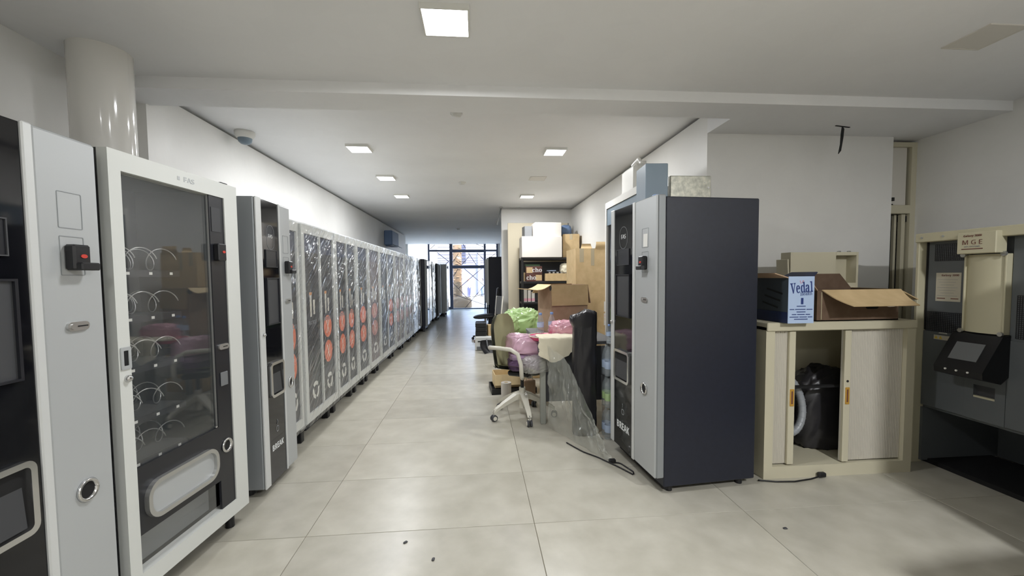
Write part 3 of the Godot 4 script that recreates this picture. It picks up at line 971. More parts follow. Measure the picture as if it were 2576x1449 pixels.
func glass_machine() -> void:
	# snack machine with a tall window; local x runs away from the camera
	var w := 0.708
	var t := thing("snack_machine", "snack machine with tall glass window and pale frame", "vending machine", Vector3((-1.345 - 1.28) / 2, 0, (-1.672 - 2.377) / 2), 84.7)
	var x := -w / 2
	var D := 0.55
	var y0 := 0.1
	var H := 1.832
	# carcass with an open front
	var c := MB.new()
	c.box(Vector3(x + 0.012, (H + y0) / 2, -D / 2 - 0.02), Vector3(0.024, H - y0, D - 0.04))
	c.box(Vector3(-x - 0.012, (H + y0) / 2, -D / 2 - 0.02), Vector3(0.024, H - y0, D - 0.04))
	c.box(Vector3(0, H - 0.012, -D / 2 - 0.02), Vector3(w - 0.048, 0.024, D - 0.04))
	c.box(Vector3(0, y0 + 0.012, -D / 2 - 0.02), Vector3(w - 0.048, 0.024, D - 0.04))
	c.box(Vector3(0, (H + y0) / 2, -D + 0.012), Vector3(w - 0.048, H - y0 - 0.048, 0.024))
	part("carcass", c.done(), "interior_dark", t)
	part("outer_skin", bx(Vector3(0.006, H - y0, D - 0.06)), "dark_grey", t, Vector3(x - 0.003, (H + y0) / 2, -D / 2 - 0.03))
	for sx in [-1, 1]:
		for sz in [-0.07, -D + 0.07]:
			part("foot", cyl(0.022, y0, 10), "black_plastic", t, Vector3(sx * (w / 2 - 0.06), y0 / 2, sz))
	part("door_frame", frame_mesh(x, -x, y0, H, 0.05, 0.098, 0.075, 0.075, -0.05, 0.0), "frame_white", t)
	word("FAS", 0.022, "silver_paint", t, Vector3(0.03, H - 0.038, 0.0008), Vector3.ZERO, false, true, 1.3)
	part("logo_square", bx(Vector3(0.014, 0.016, 0.0012), 0.0005), "silver_paint", t, Vector3(-0.03, H - 0.038, 0.0008))
	var xl := x + 0.05
	var xr := -x - 0.098
	var xc := x + 0.51
	part("window_pane", bx(Vector3(xc - xl, 1.757 - 0.6, 0.006)), "vending_pane", t, Vector3((xl + xc) / 2, (1.757 + 0.6) / 2, -0.02))
	part("pane_edge", bx(Vector3(0.004, 1.157, 0.008)), "satin_metal", t, Vector3(xc, 1.178, -0.015))
	part("pane_clip", bx(Vector3(0.012, 0.008, 0.01), 0.002), "chrome", t, Vector3(xc - 0.01, 0.604, -0.012))
	# control column
	var col := part("control_column", bx(Vector3(xr - xc, 1.757 - 0.175, 0.012)), "black_panel", t, Vector3((xr + xc) / 2, (1.757 + 0.175) / 2, -0.012))
	var cz := 0.006
	part("display", bx(Vector3(0.062, 0.12, 0.003)), "dark_grey", col, Vector3(-0.008, 1.64 - 0.966, cz + 0.001))
	part("card_reader", bx(Vector3(0.055, 0.085, 0.03), 0.005), "black_plastic", col, Vector3(-0.006, 1.478 - 0.966, cz + 0.015))
	var bd := part("reader_badge", cyl(0.008, 0.002, 12), "red_print", col, Vector3(0.0, 1.48 - 0.966, cz + 0.031), Vector3(90, 0, 0))
	bd.scale = Vector3(1.3, 1, 0.8)
	part("coin_slot", extrude(rrect(0.07, 0.028, 0.0135), 0.0, 0.008), "satin_metal", col, Vector3(0.004, 1.0 - 0.966, cz))
	part("slot_opening", bx(Vector3(0.03, 0.004, 0.002)), "black_matte", col, Vector3(0.012, 1.0 - 0.966, cz + 0.0085))
	part("note_slot", bx(Vector3(0.05, 0.07, 0.006), 0.002), "mid_grey", col, Vector3(0.0, 0.835 - 0.966, cz + 0.003))
	part("coin_return", lathe([Vector2(0.024, -0.004), Vector2(0.036, 0.0), Vector2(0.038, 0.006), Vector2(0.031, 0.012), Vector2(0.024, 0.006), Vector2(0.022, -0.004)], 24), "chrome", col, Vector3(0.0, 0.488 - 0.966, cz), Vector3(90, 0, 0))
	part("return_cup", cyl(0.023, 0.003, 18), "black_matte", col, Vector3(0.0, 0.488 - 0.966, cz + 0.001), Vector3(90, 0, 0))
	# delivery panel with a long rounded hatch
	var mid := (xl + xc) / 2
	var dp := part("delivery_panel", bx(Vector3(xc - xl, 0.275, 0.012)), "black_panel", t, Vector3(mid, 0.462, -0.012))
	part("hatch_flap", extrude(rrect(0.37, 0.13, 0.05, 7), 0.0, 0.004), "silver_paint", dp, Vector3(0, -0.02, 0.0065))
	part("hatch_rim", ring(rrect(0.40, 0.16, 0.065, 7), rrect(0.365, 0.125, 0.05, 7), 0.0, 0.02), "satin_metal", dp, Vector3(0, -0.02, 0.006))
	part("lower_window", bx(Vector3(xc - xl - 0.03, 0.135, 0.004)), "vending_pane", t, Vector3(mid - 0.015, 0.255, -0.015))
	part("lower_back_plate", bx(Vector3(xc - xl, 0.15, 0.01)), "mid_grey", t, Vector3(mid, 0.25, -0.08))
	# lock plate on the near stile
	var lp := part("lock_plate", ring(rrect(0.042, 0.085, 0.004, 2), rrect(0.02, 0.058, 0.002, 2), 0.0, 0.005), "silver_paint", t, Vector3(x + 0.027, 1.045, 0.0))
	part("lock_recess", bx(Vector3(0.02, 0.058, 0.002)), "black_matte", lp, Vector3(0, 0, 0.001))
	part("lock_cylinder", lathe([Vector2(0, 0.016), Vector2(0.009, 0.016), Vector2(0.013, 0.01), Vector2(0.013, 0)], 14), "chrome", t, Vector3(x + 0.03, 0.966, 0.0), Vector3(90, 0, 0))
	# trays and coils behind the glass
	var coil := []
	for i in 61:
		var a := i / 60.0 * TAU * 2.6
		coil.append(Vector3(cos(a) * 0.05, sin(a) * 0.05, -i / 60.0 * 0.3))
	var cm := tube(coil, 0.0028, 5)
	for y in [1.435, 1.235, 1.015, 0.79, 0.6]:
		var tr := part("tray", bx(Vector3(xc - xl - 0.02, 0.012, D - 0.2)), "dark_grey", t, Vector3(mid, y - 0.055, -D / 2 - 0.06))
		part("price_rail", bx(Vector3(xc - xl - 0.02, 0.03, 0.006)), "black_panel", tr, Vector3(0, -0.008, (D - 0.2) / 2))
		for k in 4:
			part("coil", cm, "satin_metal", tr, Vector3(-0.168 + 0.112 * k, 0.06, (D - 0.2) / 2 - 0.01))
			part("price_tag", bx(Vector3(0.016, 0.012, 0.001)), "white_plastic", tr, Vector3(-0.168 + 0.112 * k, -0.008, (D - 0.2) / 2 + 0.0035))
	part("hinge_cap", bx(Vector3(0.05, 0.012, 0.06), 0.003), "black_plastic", t, Vector3(-x - 0.06, H + 0.006, -0.05))
	part("cable_gland", lump(Vector3(0.07, 0.03, 0.05), 9, 0.2, 2.0, 12, 8), "dark_grey", t, Vector3(0.13, H - 0.002, -0.1))

# pictures printed on the recycling machines' panels
func make_prints() -> void:
	for kind in 3:
		var im := Image.create(160, 720, false, Image.FORMAT_RGB8)
		var grey := [c8(44, 46, 52), c8(42, 44, 50), c8(98, 86, 84)][kind] as Color
		im.fill(grey)
		var hgt := 1.46
		var px := 720.0 / hgt
		var py := func(y: float) -> int: return int((1.70 - y) * px)
		im.fill_rect(Rect2i(0, 0, 160, py.call(1.55)), c8(48, 58, 84) if kind < 2 else c8(96, 92, 104))
		im.fill_rect(Rect2i(0, py.call(0.53), 160, 720 - py.call(0.53)), grey.lightened(0.12))
		if kind == 0:
			im.fill_rect(Rect2i(60, py.call(1.62), 20, 20), c8(196, 204, 216))
			im.fill_rect(Rect2i(84, py.call(1.615), 10, 16), c8(170, 180, 196))
		var orange := c8(228, 124, 92) if kind < 2 else c8(196, 136, 124)
		# two cups
		for cu in [[66.0, 1.2, 1.02], [100.0, 1.16, 1.035]]:
			var a: int = py.call(cu[1])
			var b: int = py.call(cu[2])
			for y in range(a, b):
				var half: float = lerpf(11.0, 7.0, float(y - a) / (b - a))
				for x in range(int(cu[0] - half), int(cu[0] + half)):
					im.set_pixel(x, y, c8(214, 210, 198))
			if cu[0] < 80:
				im.fill_rect(Rect2i(int(cu[0]) - 14, a - 12, 28, 12), c8(214, 150, 92))
		if kind != 0:
			for cy in [0.9, 0.67]:
				disc(im, 84, py.call(cy), 50, orange)
				for y in range(-34, 35):
					for x in range(-34, 35):
						if (absf(x * 1.15 - y * 0.62) < 5.0 or absf(x * 1.15 + y * 0.62) < 5.0) and absf(y) < 30:
							im.set_pixel(84 + x, py.call(cy) + y, c8(232, 208, 194))
		# three arrows chasing round a ring
		var oy: int = py.call(0.395)
		for y in range(-40, 41):
			for x in range(-40, 41):
				var r := Vector2(x, y).length()
				var an := fposmod(atan2(y, x) + 0.6, TAU / 3.0)
				if r > 20 and r < 37 and an > 0.28:
					if an > 1.75 and absf(r - 28.5) > 8.5 * (2.094 - an) / 0.35 + 1.0:
						continue
					im.set_pixel(92 + x, oy + y, c8(220, 220, 214))
		var m := mat("recycling_print_%d" % kind, Color(1, 1, 1), 0.3)
		m.albedo_texture = ImageTexture.create_from_image(im)

func disc(im: Image, cx: int, cy: int, r: int, c: Color) -> void:
	for y in range(-r, r + 1):
		for x in range(-r, r + 1):
			if x * x + y * y <= r * r and cx + x >= 0 and cx + x < im.get_width() and cy + y >= 0 and cy + y < im.get_height():
				im.set_pixel(cx + x, cy + y, c)

func wrapped_machine(r: Array, seed_: int) -> void:
	var w: float = r[0] - r[1]
	var t := thing("wrapped_recycling_machine", r[5], "vending machine", Vector3(r[3], 0, (r[0] + r[1]) / 2), 90, "film wrapped machines along the left wall")
	var y0 := 0.17
	var H := 1.775
	var D := 0.62
	var cols: int = r[2]
	part("cabinet", bx(Vector3(w - 0.006, H - 0.12, D - 0.05), 0.006), "silver_paint", t, Vector3(0, 0.12 + (H - 0.12) / 2, -0.05 - (D - 0.05) / 2))
	var l := 0.055
	var mull := 0.024
	var f := MB.new()
	var fx := func(x0: float, x1: float, ya: float, yb: float) -> void:
		f.box(Vector3((x0 + x1) / 2, (ya + yb) / 2, -0.025), Vector3(x1 - x0, yb - ya, 0.05))
	fx.call(-w / 2, -w / 2 + l, y0, H)
	fx.call(w / 2 - l * 0.6, w / 2, y0, H)
	fx.call(-w / 2 + l, w / 2 - l * 0.6, y0, y0 + 0.065)
	fx.call(-w / 2 + l, w / 2 - l * 0.6, H - 0.07, H)
	var iw := (w - l * 1.6 - mull * (cols - 1)) / cols
	for k in cols:
		var xa := -w / 2 + l + k * (iw + mull)
		if k > 0:
			fx.call(xa - mull, xa, y0 + 0.065, H - 0.07)
		var pn := part("printed_panel", plate(iw, H - y0 - 0.135, 0.03), "recycling_print_%d" % r[4][k], t, Vector3(xa + iw / 2, (H + y0 - 0.005) / 2, -0.045))
		if seed_ < 103 and r[4][k] < 2:
			word("RECYCLE", 0.03, "grey_print", pn, Vector3(0, 0.975 - (H + y0) / 2, 0.0308), Vector3.ZERO, false, true, 1.0)
	part("front_frame", f.done(), "frame_white", t)
	part("plinth", bx(Vector3(w * 0.5, 0.12, D - 0.2)), "dark_grey", t, Vector3(w * 0.2, 0.06, -D / 2 - 0.05))
	for sx in [-1, 1]:
		part("leg", bx(Vector3(0.06, 0.12, 0.06), 0.006), "black_plastic", t, Vector3(sx * (w / 2 - 0.07), 0.06, -0.1))
	# stretch film over front, sides and top, drawn into slanting folds
	var n := FastNoiseLite.new()
	n.seed = seed_
	n.frequency = 1.0
	n.noise_type = FastNoiseLite.TYPE_SIMPLEX_SMOOTH
	n.fractal_type = FastNoiseLite.FRACTAL_RIDGED
	n.fractal_octaves = 2
	var far_off: bool = r[0] < -8.5
	var nu := 26 if far_off else 64
	var nv := 70 if far_off else 200
	var film := sheet(func(u: float, v: float) -> Vector3:
		var side := 0.1
		var s := u * (w + 2 * side) - side
		var y := lerpf(y0 - 0.02, H + 0.004, v)
		var p := s * 0.72 + y * 0.55
		var q := -s * 0.55 + y * 0.72
		var d := n.get_noise_2d(p * 0.8, q * 13.0) * (0.005 if far_off else 0.012) + n.get_noise_2d(s * 2.0 + 9.0, y * 2.0) * 0.007
		d *= smoothstep(0.0, 0.04, v) * smoothstep(1.0, 0.97, v) * 0.7 + 0.3
		var z := 0.012 + d
		var x := s - w / 2
		if s < 0: return Vector3(-w / 2 - 0.004, y, z * 0.3 + s)
		if s > w: return Vector3(w / 2 + 0.004, y, z * 0.3 - (s - w))
		return Vector3(x, y, z), nu, nv)
	part("stretch_film", film, "film", t)
	var cap := sheet(func(u: float, v: float) -> Vector3:
		var x := lerpf(-w / 2 - 0.004, w / 2 + 0.004, u)
		var z := lerpf(0.016, -0.25, v)
		return Vector3(x, H + 0.006 + 0.014 * absf(n.get_noise_2d(x * 6.0, z * 8.0)) * smoothstep(0.0, 0.2, v), z), 16, 10)
	part("film_top", cap, "film", t)

func right_machines() -> void:
	# near right machine, turned a little; its navy side faces the camera
	var th := -85.0
	var w := 0.66
	var lx := Vector3(cos(deg_to_rad(th)), 0, -sin(deg_to_rad(th)))
	var t := hot_machine("tall navy sided hot drinks machine standing alone on the right", Vector3(1.062, 0, -2.4) - lx * w / 2, th, 0.055, 0.3, 0.03, 0.275, 0.69, 0.062, "navy_steel", {"bottom": 0.1, "top": 1.82, "note": true})
	part("plug_bump", lump(Vector3(0.05, 0.012, 0.03), 2, 0.1, 2.0, 12, 8), "blue_cap", t, Vector3(0.26, 1.818, -0.03))
	# boxes standing on top of it
	var b := thing("grey_blue_case", "grey blue metal case standing upright on the navy machine", "case", Vector3(1.21, 1.82, -2.82), -4)
	part("case_body", bx(Vector3(0.15, 0.265, 0.2), 0.004), "steel_blue_paint", b, Vector3(0, 0.1325, 0))
	part("side_plate", bx(Vector3(0.004, 0.1, 0.16)), "galvanised", b, Vector3(0.077, 0.19, 0.0))
	part("latch", bx(Vector3(0.012, 0.07, 0.03), 0.004), "satin_metal", b, Vector3(0.083, 0.15, 0.06))
	var g := thing("galvanised_box", "flat galvanised metal box on the navy machine, against the wall", "box", Vector3(1.47, 1.82, -2.86), 0)
	part("box_body", bx(Vector3(0.29, 0.2, 0.16), 0.004), "galvanised", g, Vector3(0, 0.1, 0))
	part("rivet", cyl(0.008, 0.004, 10), "chrome", g, Vector3(0.125, 0.12, 0.081), Vector3(90, 0, 0))
	part("rivet", cyl(0.004, 0.003, 8), "chrome", g, Vector3(0.1, 0.155, 0.081), Vector3(90, 0, 0))
	# tall white framed cooler behind it
	var f := thing("glass_door_cooler", "tall white framed cooler with dark glass behind navy machine", "cooler", Vector3(1.3, 0, -3.72), -90)
	part("cabinet", bx(Vector3(0.86, 1.98, 0.52), 0.01), "white_plastic", f, Vector3(0, 1.075, -0.32))
	part("door_frame", frame_mesh(-0.43, 0.43, 0.09, 2.065, 0.035, 0.035, 0.1, 0.06, -0.055, 0.0), "white_plastic", f)
	part("glass_door", bx(Vector3(0.79, 1.82, 0.02)), "black_glass", f, Vector3(0, 1.1, -0.03))
	part("header_panel", bx(Vector3(0.79, 0.16, 0.012)), "steel_blue_paint", f, Vector3(0, 1.92, -0.014))
	part("paper_note", bx(Vector3(0.06, 0.1, 0.001)), "white_plastic", f, Vector3(-0.22, 1.88, -0.007), Vector3(0, 0, -6))
	for sx in [-0.38, 0.38]:
		part("foot", bx(Vector3(0.06, 0.09, 0.4)), "black_plastic", f, Vector3(sx, 0.045, -0.3))
	# pale canister on the cooler
	var c := thing("white_canister", "white plastic canister with handle on the tall cooler", "canister", Vector3(1.48, 2.065, -3.75), -90)
	part("tank", bx(Vector3(0.34, 0.26, 0.2), 0.03), "white_plastic", c, Vector3(0, 0.13, 0))
	part("handle", tube([Vector3(-0.12, 0.24, 0), Vector3(-0.12, 0.31, 0), Vector3(0.02, 0.33, 0), Vector3(0.1, 0.25, 0)], 0.018, 8), "white_plastic", c)
	part("cap", cyl(0.03, 0.03, 14), "white_plastic", c, Vector3(0.11, 0.27, 0.0))
	# battery cabinet next to the power unit and cartons, just outside the picture on the right: they shade the corner
	var o := thing("battery_cabinet", "grey battery cabinet next to the power supply cabinet", "cabinet", Vector3(2.55, 0, -0.98), -90)
	part("cabinet_body", bx(Vector3(0.95, 1.56, 1.1), 0.01), "ups_grey", o, Vector3(0, 0.84, -0.57))
	part("door", bx(Vector3(0.93, 1.48, 0.03), 0.006), "ups_cream", o, Vector3(0, 0.85, -0.012))
	part("base", bx(Vector3(0.9, 0.06, 1.0)), "black_matte", o, Vector3(0, 0.03, -0.57))
	closed_carton("shipping_carton", "lower brown carton beside the battery cabinet", Vector3(2.27, 0, -0.7), 0, Vector3(0.5, 0.46, 0.5), "card_brown")
	closed_carton("shipping_carton", "upper brown carton beside the battery cabinet", Vector3(2.27, 0.463, -0.7), 4, Vector3(0.48, 0.44, 0.48), "card_brown")

# ------------------------------------------------------------------ table, chair and cartons on the right
func bottle(label: String, at: Vector3, h: float, group: String) -> void:
	var t := thing("water_bottle", label, "bottle", at, 0, group)
	var r := h * 0.145
	part("bottle_body", lathe([Vector2(0, 0), Vector2(r * 0.9, 0), Vector2(r, h * 0.04), Vector2(r, h * 0.3), Vector2(r * 0.93, h * 0.34), Vector2(r, h * 0.38), Vector2(r, h * 0.62), Vector2(r * 0.8, h * 0.74), Vector2(r * 0.4, h * 0.88), Vector2(r * 0.38, h * 0.91)], 16), "bottle_plastic", t)
	part("water", lathe([Vector2(0, 0.004), Vector2(r * 0.86, 0.004), Vector2(r * 0.95, h * 0.05), Vector2(r * 0.95, h * 0.2), Vector2(0, h * 0.2)], 14), "bottle_plastic", t)
	part("label_band", lathe([Vector2(r * 1.01, h * 0.4), Vector2(r * 1.015, h * 0.41), Vector2(r * 1.015, h * 0.59), Vector2(r * 1.01, h * 0.6)], 16), "label_blue", t)
	part("cap", lathe([Vector2(r * 0.44, h * 0.9), Vector2(r * 0.46, h * 0.91), Vector2(r * 0.46, h * 0.99), Vector2(0, h)], 14), "blue_cap", t)

func table_corner() -> void:
	var t := thing("work_table", "cluttered grey legged work table beside the wheeled chair", "table", Vector3(0.91, 0, -4.2))
	part("table_top", bx(Vector3(0.72, 0.03, 1.04), 0.004), "mid_grey", t, Vector3(0, 0.735, 0))
	for sx in [-1, 1]:
		for sz in [-1, 1]:
			part("leg", bx(Vector3(0.05, 0.72, 0.05), 0.004), "table_leg_paint", t, Vector3(sx * 0.325, 0.36, sz * 0.485))
	part("side_rail", bx(Vector3(0.03, 0.06, 0.94)), "mid_grey", t, Vector3(-0.345, 0.68, 0))
	part("modesty_panel", bx(Vector3(0.64, 0.5, 0.015)), "dark_grey", t, Vector3(0, 0.45, 0.48))
	# cloths and tray on the near end
	var tray := thing("pink_tray", "round bright pink plastic tray on the table", "tray", Vector3(0.68, 0.75, -3.86))
	var dish := part("dish", lathe([Vector2(0, 0.006), Vector2(0.15, 0.006), Vector2(0.172, 0.035), Vector2(0.18, 0.036), Vector2(0.176, 0.028), Vector2(0.158, 0.0), Vector2(0, 0.0)], 36), "pink_tray", tray)
	dish.scale = Vector3(1.15, 1, 1)
	part("rim", lathe([Vector2(0.174, 0.03), Vector2(0.184, 0.032), Vector2(0.184, 0.04), Vector2(0.174, 0.039)], 36), "cloth_cream", tray).scale = Vector3(1.15, 1, 1)
	var n := FastNoiseLite.new()
	n.seed = 12
	n.frequency = 4.0
	var cl := sheet(func(u: float, v: float) -> Vector3:
		# lies over the tray's near rim, then hangs over the table edge in a point
		var x := lerpf(0.54, 1.06, u)
		var s := v * lerpf(0.5, 0.3, u)
		var edge := 0.24
		var z := -3.9 + minf(s, edge)
		var y := 0.795 + 0.012 * n.get_noise_2d(x * 3, s * 4)
		if s > edge:
			y -= (s - edge) * (0.6 + 0.5 * sin(u * PI * 1.3))
			z += 0.03 * sin(u * 9.0) * (s - edge) * 4.0 + 0.02
		return Vector3(x + 0.02 * n.get_noise_2d(s * 5, x * 4), y, z), 30, 26)
	var cm := solo("cream_cloth", cl, "cloth_cream", "cream cloth draped over the near table edge", "cloth")
	cm.position = Vector3.ZERO
	solo("pink_plastic_bag", lump(Vector3(0.3, 0.15, 0.24), 41, 0.2, 3.4, 56, 34), "bag_rose", "crumpled pink plastic bag between bottles and black bag", "bag", Vector3(0.86, 0.752, -4.02))
	bottle("water bottle with blue cap on table, left of the two", Vector3(0.613, 0.752, -4.02), 0.235, "bottles on the table")
	bottle("water bottle with blue cap on table, right of the two", Vector3(0.735, 0.752, -4.08), 0.235, "bottles on the table")
	# open carton at the back of the table
	var c := carton("open_carton", "big open brown carton with folded flaps on the table", Vector3(0.92, 0.75, -4.46), 14, Vector3(0.42, 0.5, 0.36), "card_brown", [["front", 0.215, 176.0, 0.0, 0.0, "card_tan"], ["left", 0.24, 100.0, 0.03, 0.0, "card_pale"], ["back", 0.2, 120.0, 0.0, 0.0, "card_tan"], ["right", 0.2, 170.0]])
	part("side_label", bx(Vector3(0.05, 0.07, 0.001)), "white_plastic", c, Vector3(-0.16, 0.05, 0.2105))
	part("cup_sticker", cyl(0.03, 0.001, 16), "dark_grey", c, Vector3(-0.21, 0.47, 0.16), Vector3(0, 0, 90))
	# tall carton standing behind
	var tc := thing("tall_carton", "tall yellowish carton with torn top beside the navy machine", "box", Vector3(1.375, 0, -5.02), 0)
	part("carton_body", carton_body(0.46, 1.66, 0.5), "card_tan", tc)
	part("flap", flap_mesh(0.2, 0.08, 0.01, 0.01), "card_tan", tc, Vector3(0.1, 1.655, 0.25), Vector3(6, 0, 0))
	part("flap", flap_mesh(0.14, 0.06, -0.01, 0.02), "card_tan", tc, Vector3(-0.1, 1.655, 0.25), Vector3(-12, 0, 0))
	part("packing_tape", bx(Vector3(0.05, 0.16, 0.001)), "tape", tc, Vector3(-0.16, 1.58, 0.2505))
	part("packing_tape", bx(Vector3(0.04, 0.2, 0.001)), "tape", tc, Vector3(-0.03, 1.56, 0.2505))
	part("address_label", bx(Vector3(0.05, 0.12, 0.001)), "white_plastic", tc, Vector3(0.13, 0.98, 0.2505))
	part("energy_label", bx(Vector3(0.05, 0.14, 0.001)), "white_plastic", tc, Vector3(0.13, 0.83, 0.2505))
	part("label_stripe", bx(Vector3(0.03, 0.02, 0.001)), "orange_print", tc, Vector3(0.13, 0.87, 0.251))
	part("label_stripe", bx(Vector3(0.03, 0.03, 0.001)), "yellow_sticker", tc, Vector3(0.13, 0.83, 0.251))
	# tall black bag and clear sheet
	solo("black_refuse_bag", tall_bag(1.06, 0.095, 7), "bag_black", "tall narrow black plastic bag standing beside the table", "bag", Vector3(0.9, 0, -3.45))
	var sh := sheet(func(u: float, v: float) -> Vector3:
		var top := Vector3(lerpf(0.6, 0.9, u), lerpf(0.73, 0.2, u * u), lerpf(-3.66, -3.2, u))
		var bot := Vector3(lerpf(0.62, 0.955, u), 0.004, lerpf(-3.58, -2.84, u))
		var p := bot.lerp(top, v)
		var fold := n.get_noise_2d(u * 2.2, v * 0.25) * 0.05 + n.get_noise_2d(u * 0.8 + 7.0, v * 0.6) * 0.05
		p += Vector3(-0.7, 0, 0.7) * fold * (0.3 + sin(v * PI))
		if v > 0.0: p.y = maxf(p.y + 0.03 * n.get_noise_2d(v * 0.5, u * 0.8), 0.004)
		return p, 60, 44)
	solo("plastic_sheeting", sh, "film_sheet", "greyish plastic sheeting hanging from table to floor", "sheeting")
	# shrink wrapped bottles in a stack, one loose bottle on top
	var tiers := ["bottom", "middle", "top"]
	for k in 3:
		var p := thing("bottle_pack", "shrink wrapped pack of clear bottles, %s of the stack" % tiers[k], "bottles", Vector3(1.1, 0.262 * k, -3.33), 0, "packs of bottles beside the navy machine")
		for i in 4:
			part("bottle", lathe([Vector2(0, 0.002), Vector2(0.033, 0.002), Vector2(0.035, 0.012), Vector2(0.035, 0.16), Vector2(0.026, 0.2), Vector2(0.013, 0.225), Vector2(0.013, 0.24), Vector2(0, 0.24)], 12), "bottle_plastic", p, Vector3(-0.036 + 0.072 * (i % 2), 0, -0.036 + 0.072 * (i / 2)))
			part("label_band", lathe([Vector2(0.0354, 0.06), Vector2(0.036, 0.062), Vector2(0.036, 0.118), Vector2(0.0354, 0.12)], 12), "bag_green" if k == 1 else "label_blue", p, Vector3(-0.036 + 0.072 * (i % 2), 0, -0.036 + 0.072 * (i / 2)))
		part("shrink_film", sheet(func(u: float, v: float) -> Vector3:
			var a := u * TAU
			var q := Vector2(signf(cos(a)) * pow(absf(cos(a)), 0.4), signf(sin(a)) * pow(absf(sin(a)), 0.4)) * (0.078 + 0.003 * n.get_noise_2d(u * 20, v * 12 + k))
			return Vector3(q.x, 0.004 + v * 0.252, -q.y), 32, 12), "film", p)
	bottle("water bottle with blue cap standing on stacked bottle packs", Vector3(1.07, 0.787, -3.31), 0.16, "bottles on the table")
	swivel_chair()
	# things on the chair
	solo("folded_clothes", lump(Vector3(0.34, 0.1, 0.3), 51, 0.1, 2.0, 40, 24, 0.45), "cloth_purple", "folded purple clothes lying on the chair seat", "clothes", Vector3(0.46, 0.475, -3.9))
	solo("folded_clothes", lump(Vector3(0.3, 0.06, 0.28), 52, 0.1, 2.0, 40, 24, 0.45), "cloth_lilac", "folded lilac clothes on top of the purple clothes", "clothes", Vector3(0.45, 0.565, -3.92))
	solo("pink_packed_bag", lump(Vector3(0.3, 0.17, 0.3), 53, 0.13, 2.6, 56, 34, 0.55), "bag_pink", "shiny pink plastic bag of clothes on the chair", "bag", Vector3(0.43, 0.62, -3.92), Vector3(0, 20, -8))
	solo("clear_plastic_bag", lump(Vector3(0.26, 0.14, 0.18), 54, 0.2, 3.2, 56, 34), "bag_clear", "crumpled clear plastic bag on the front of the chair", "bag", Vector3(0.53, 0.475, -3.74), Vector3(0, 30, 0))
	# on the floor behind the chair
	carton("floor_carton", "low open cardboard tray on the floor behind the chair", Vector3(0.4, 0.066, -4.88), 4, Vector3(0.44, 0.15, 0.28), "card_pale", [["front", 0.12, 160.0]])
	var bt := thing("black_tray", "shallow black tray under the low cardboard tray", "tray", Vector3(0.4, 0.0, -4.87), 4)
	part("tray_shell", carton_body(0.52, 0.065, 0.36, 0.012), "black_plastic", bt)
	closed_carton("supply_carton", "cardboard carton under the green bags", Vector3(0.58, 0, -5.6), 0, Vector3(0.5, 0.52, 0.42), "card_tan")
	solo("green_bag", lump(Vector3(0.48, 0.36, 0.4), 61, 0.24, 2.6, 72, 44), "bag_green", "large shiny light green plastic bag behind the chair", "bag", Vector3(0.6, 0.525, -5.6))
	solo("green_bag", lump(Vector3(0.3, 0.22, 0.24), 63, 0.24, 2.8, 56, 34), "bag_green", "smaller light green plastic bag beside the chair back", "bag", Vector3(0.36, 0.627, -5.2), Vector3(0, 40, 6))
	var stool := thing("small_stool", "small stool holding up the smaller green bag", "stool", Vector3(0.36, 0, -5.2))
	part("seat", cyl(0.13, 0.03, 20), "mid_grey", stool, Vector3(0, 0.61, 0))
	for k in 3:
		var a := k * TAU / 3
		part("leg", tube([Vector3(cos(a) * 0.08, 0.6, sin(a) * 0.08), Vector3(cos(a) * 0.11, 0.0, sin(a) * 0.11)], 0.012, 6), "mid_grey", stool)
	solo("dark_green_bag", lump(Vector3(0.4, 0.2, 0.3), 62, 0.3, 2.2), "bag_dark_green", "dark green plastic bag on the rack's low shelf", "bag", Vector3(1.05, 0.5, -7.55))
	var pb := thing("paper_bag", "small brownish pink paper bag on the floor by the table", "bag", Vector3(0.52, 0, -4.3), 20)
	part("bag_body", bx(Vector3(0.14, 0.26, 0.09), 0.01), "card_brown", pb, Vector3(0, 0.13, 0))
	part("handle", tube([Vector3(-0.04, 0.25, 0.03), Vector3(-0.03, 0.33, 0.03), Vector3(0.03, 0.34, 0.03), Vector3(0.04, 0.25, 0.03)], 0.006, 6), "cloth_cream", pb)
	var wr := thing("paper_roll", "white paper roll standing on floor behind chair base", "roll", Vector3(0.3, 0, -4.45))
	part("paper", lathe([Vector2(0.02, 0), Vector2(0.055, 0), Vector2(0.055, 0.2), Vector2(0.02, 0.2), Vector2(0.02, 0)], 20, false), "card_white", wr)
	part("core", cyl(0.02, 0.202, 12), "card_tan", wr, Vector3(0, 0.101, 0))
	# cable on the floor
	cable("floor_cable", "black cable on the floor leading to the navy machine", [Vector3(0.7, 0.006, -3.24), Vector3(0.79, 0.006, -3.05), Vector3(0.87, 0.006, -2.95), Vector3(0.97, 0.006, -2.78), Vector3(1.03, 0.006, -2.66), Vector3(1.045, 0.006, -2.7), Vector3(1.0, 0.006, -2.84), Vector3(0.95, 0.006, -2.86)])
	cable("floor_cable", "black cable with plug in front of the low cabinet", [Vector3(1.8, 0.008, -2.5), Vector3(1.9, 0.008, -2.47), Vector3(2.02, 0.008, -2.46), Vector3(2.15, 0.008, -2.48), Vector3(2.24, 0.015, -2.5)])

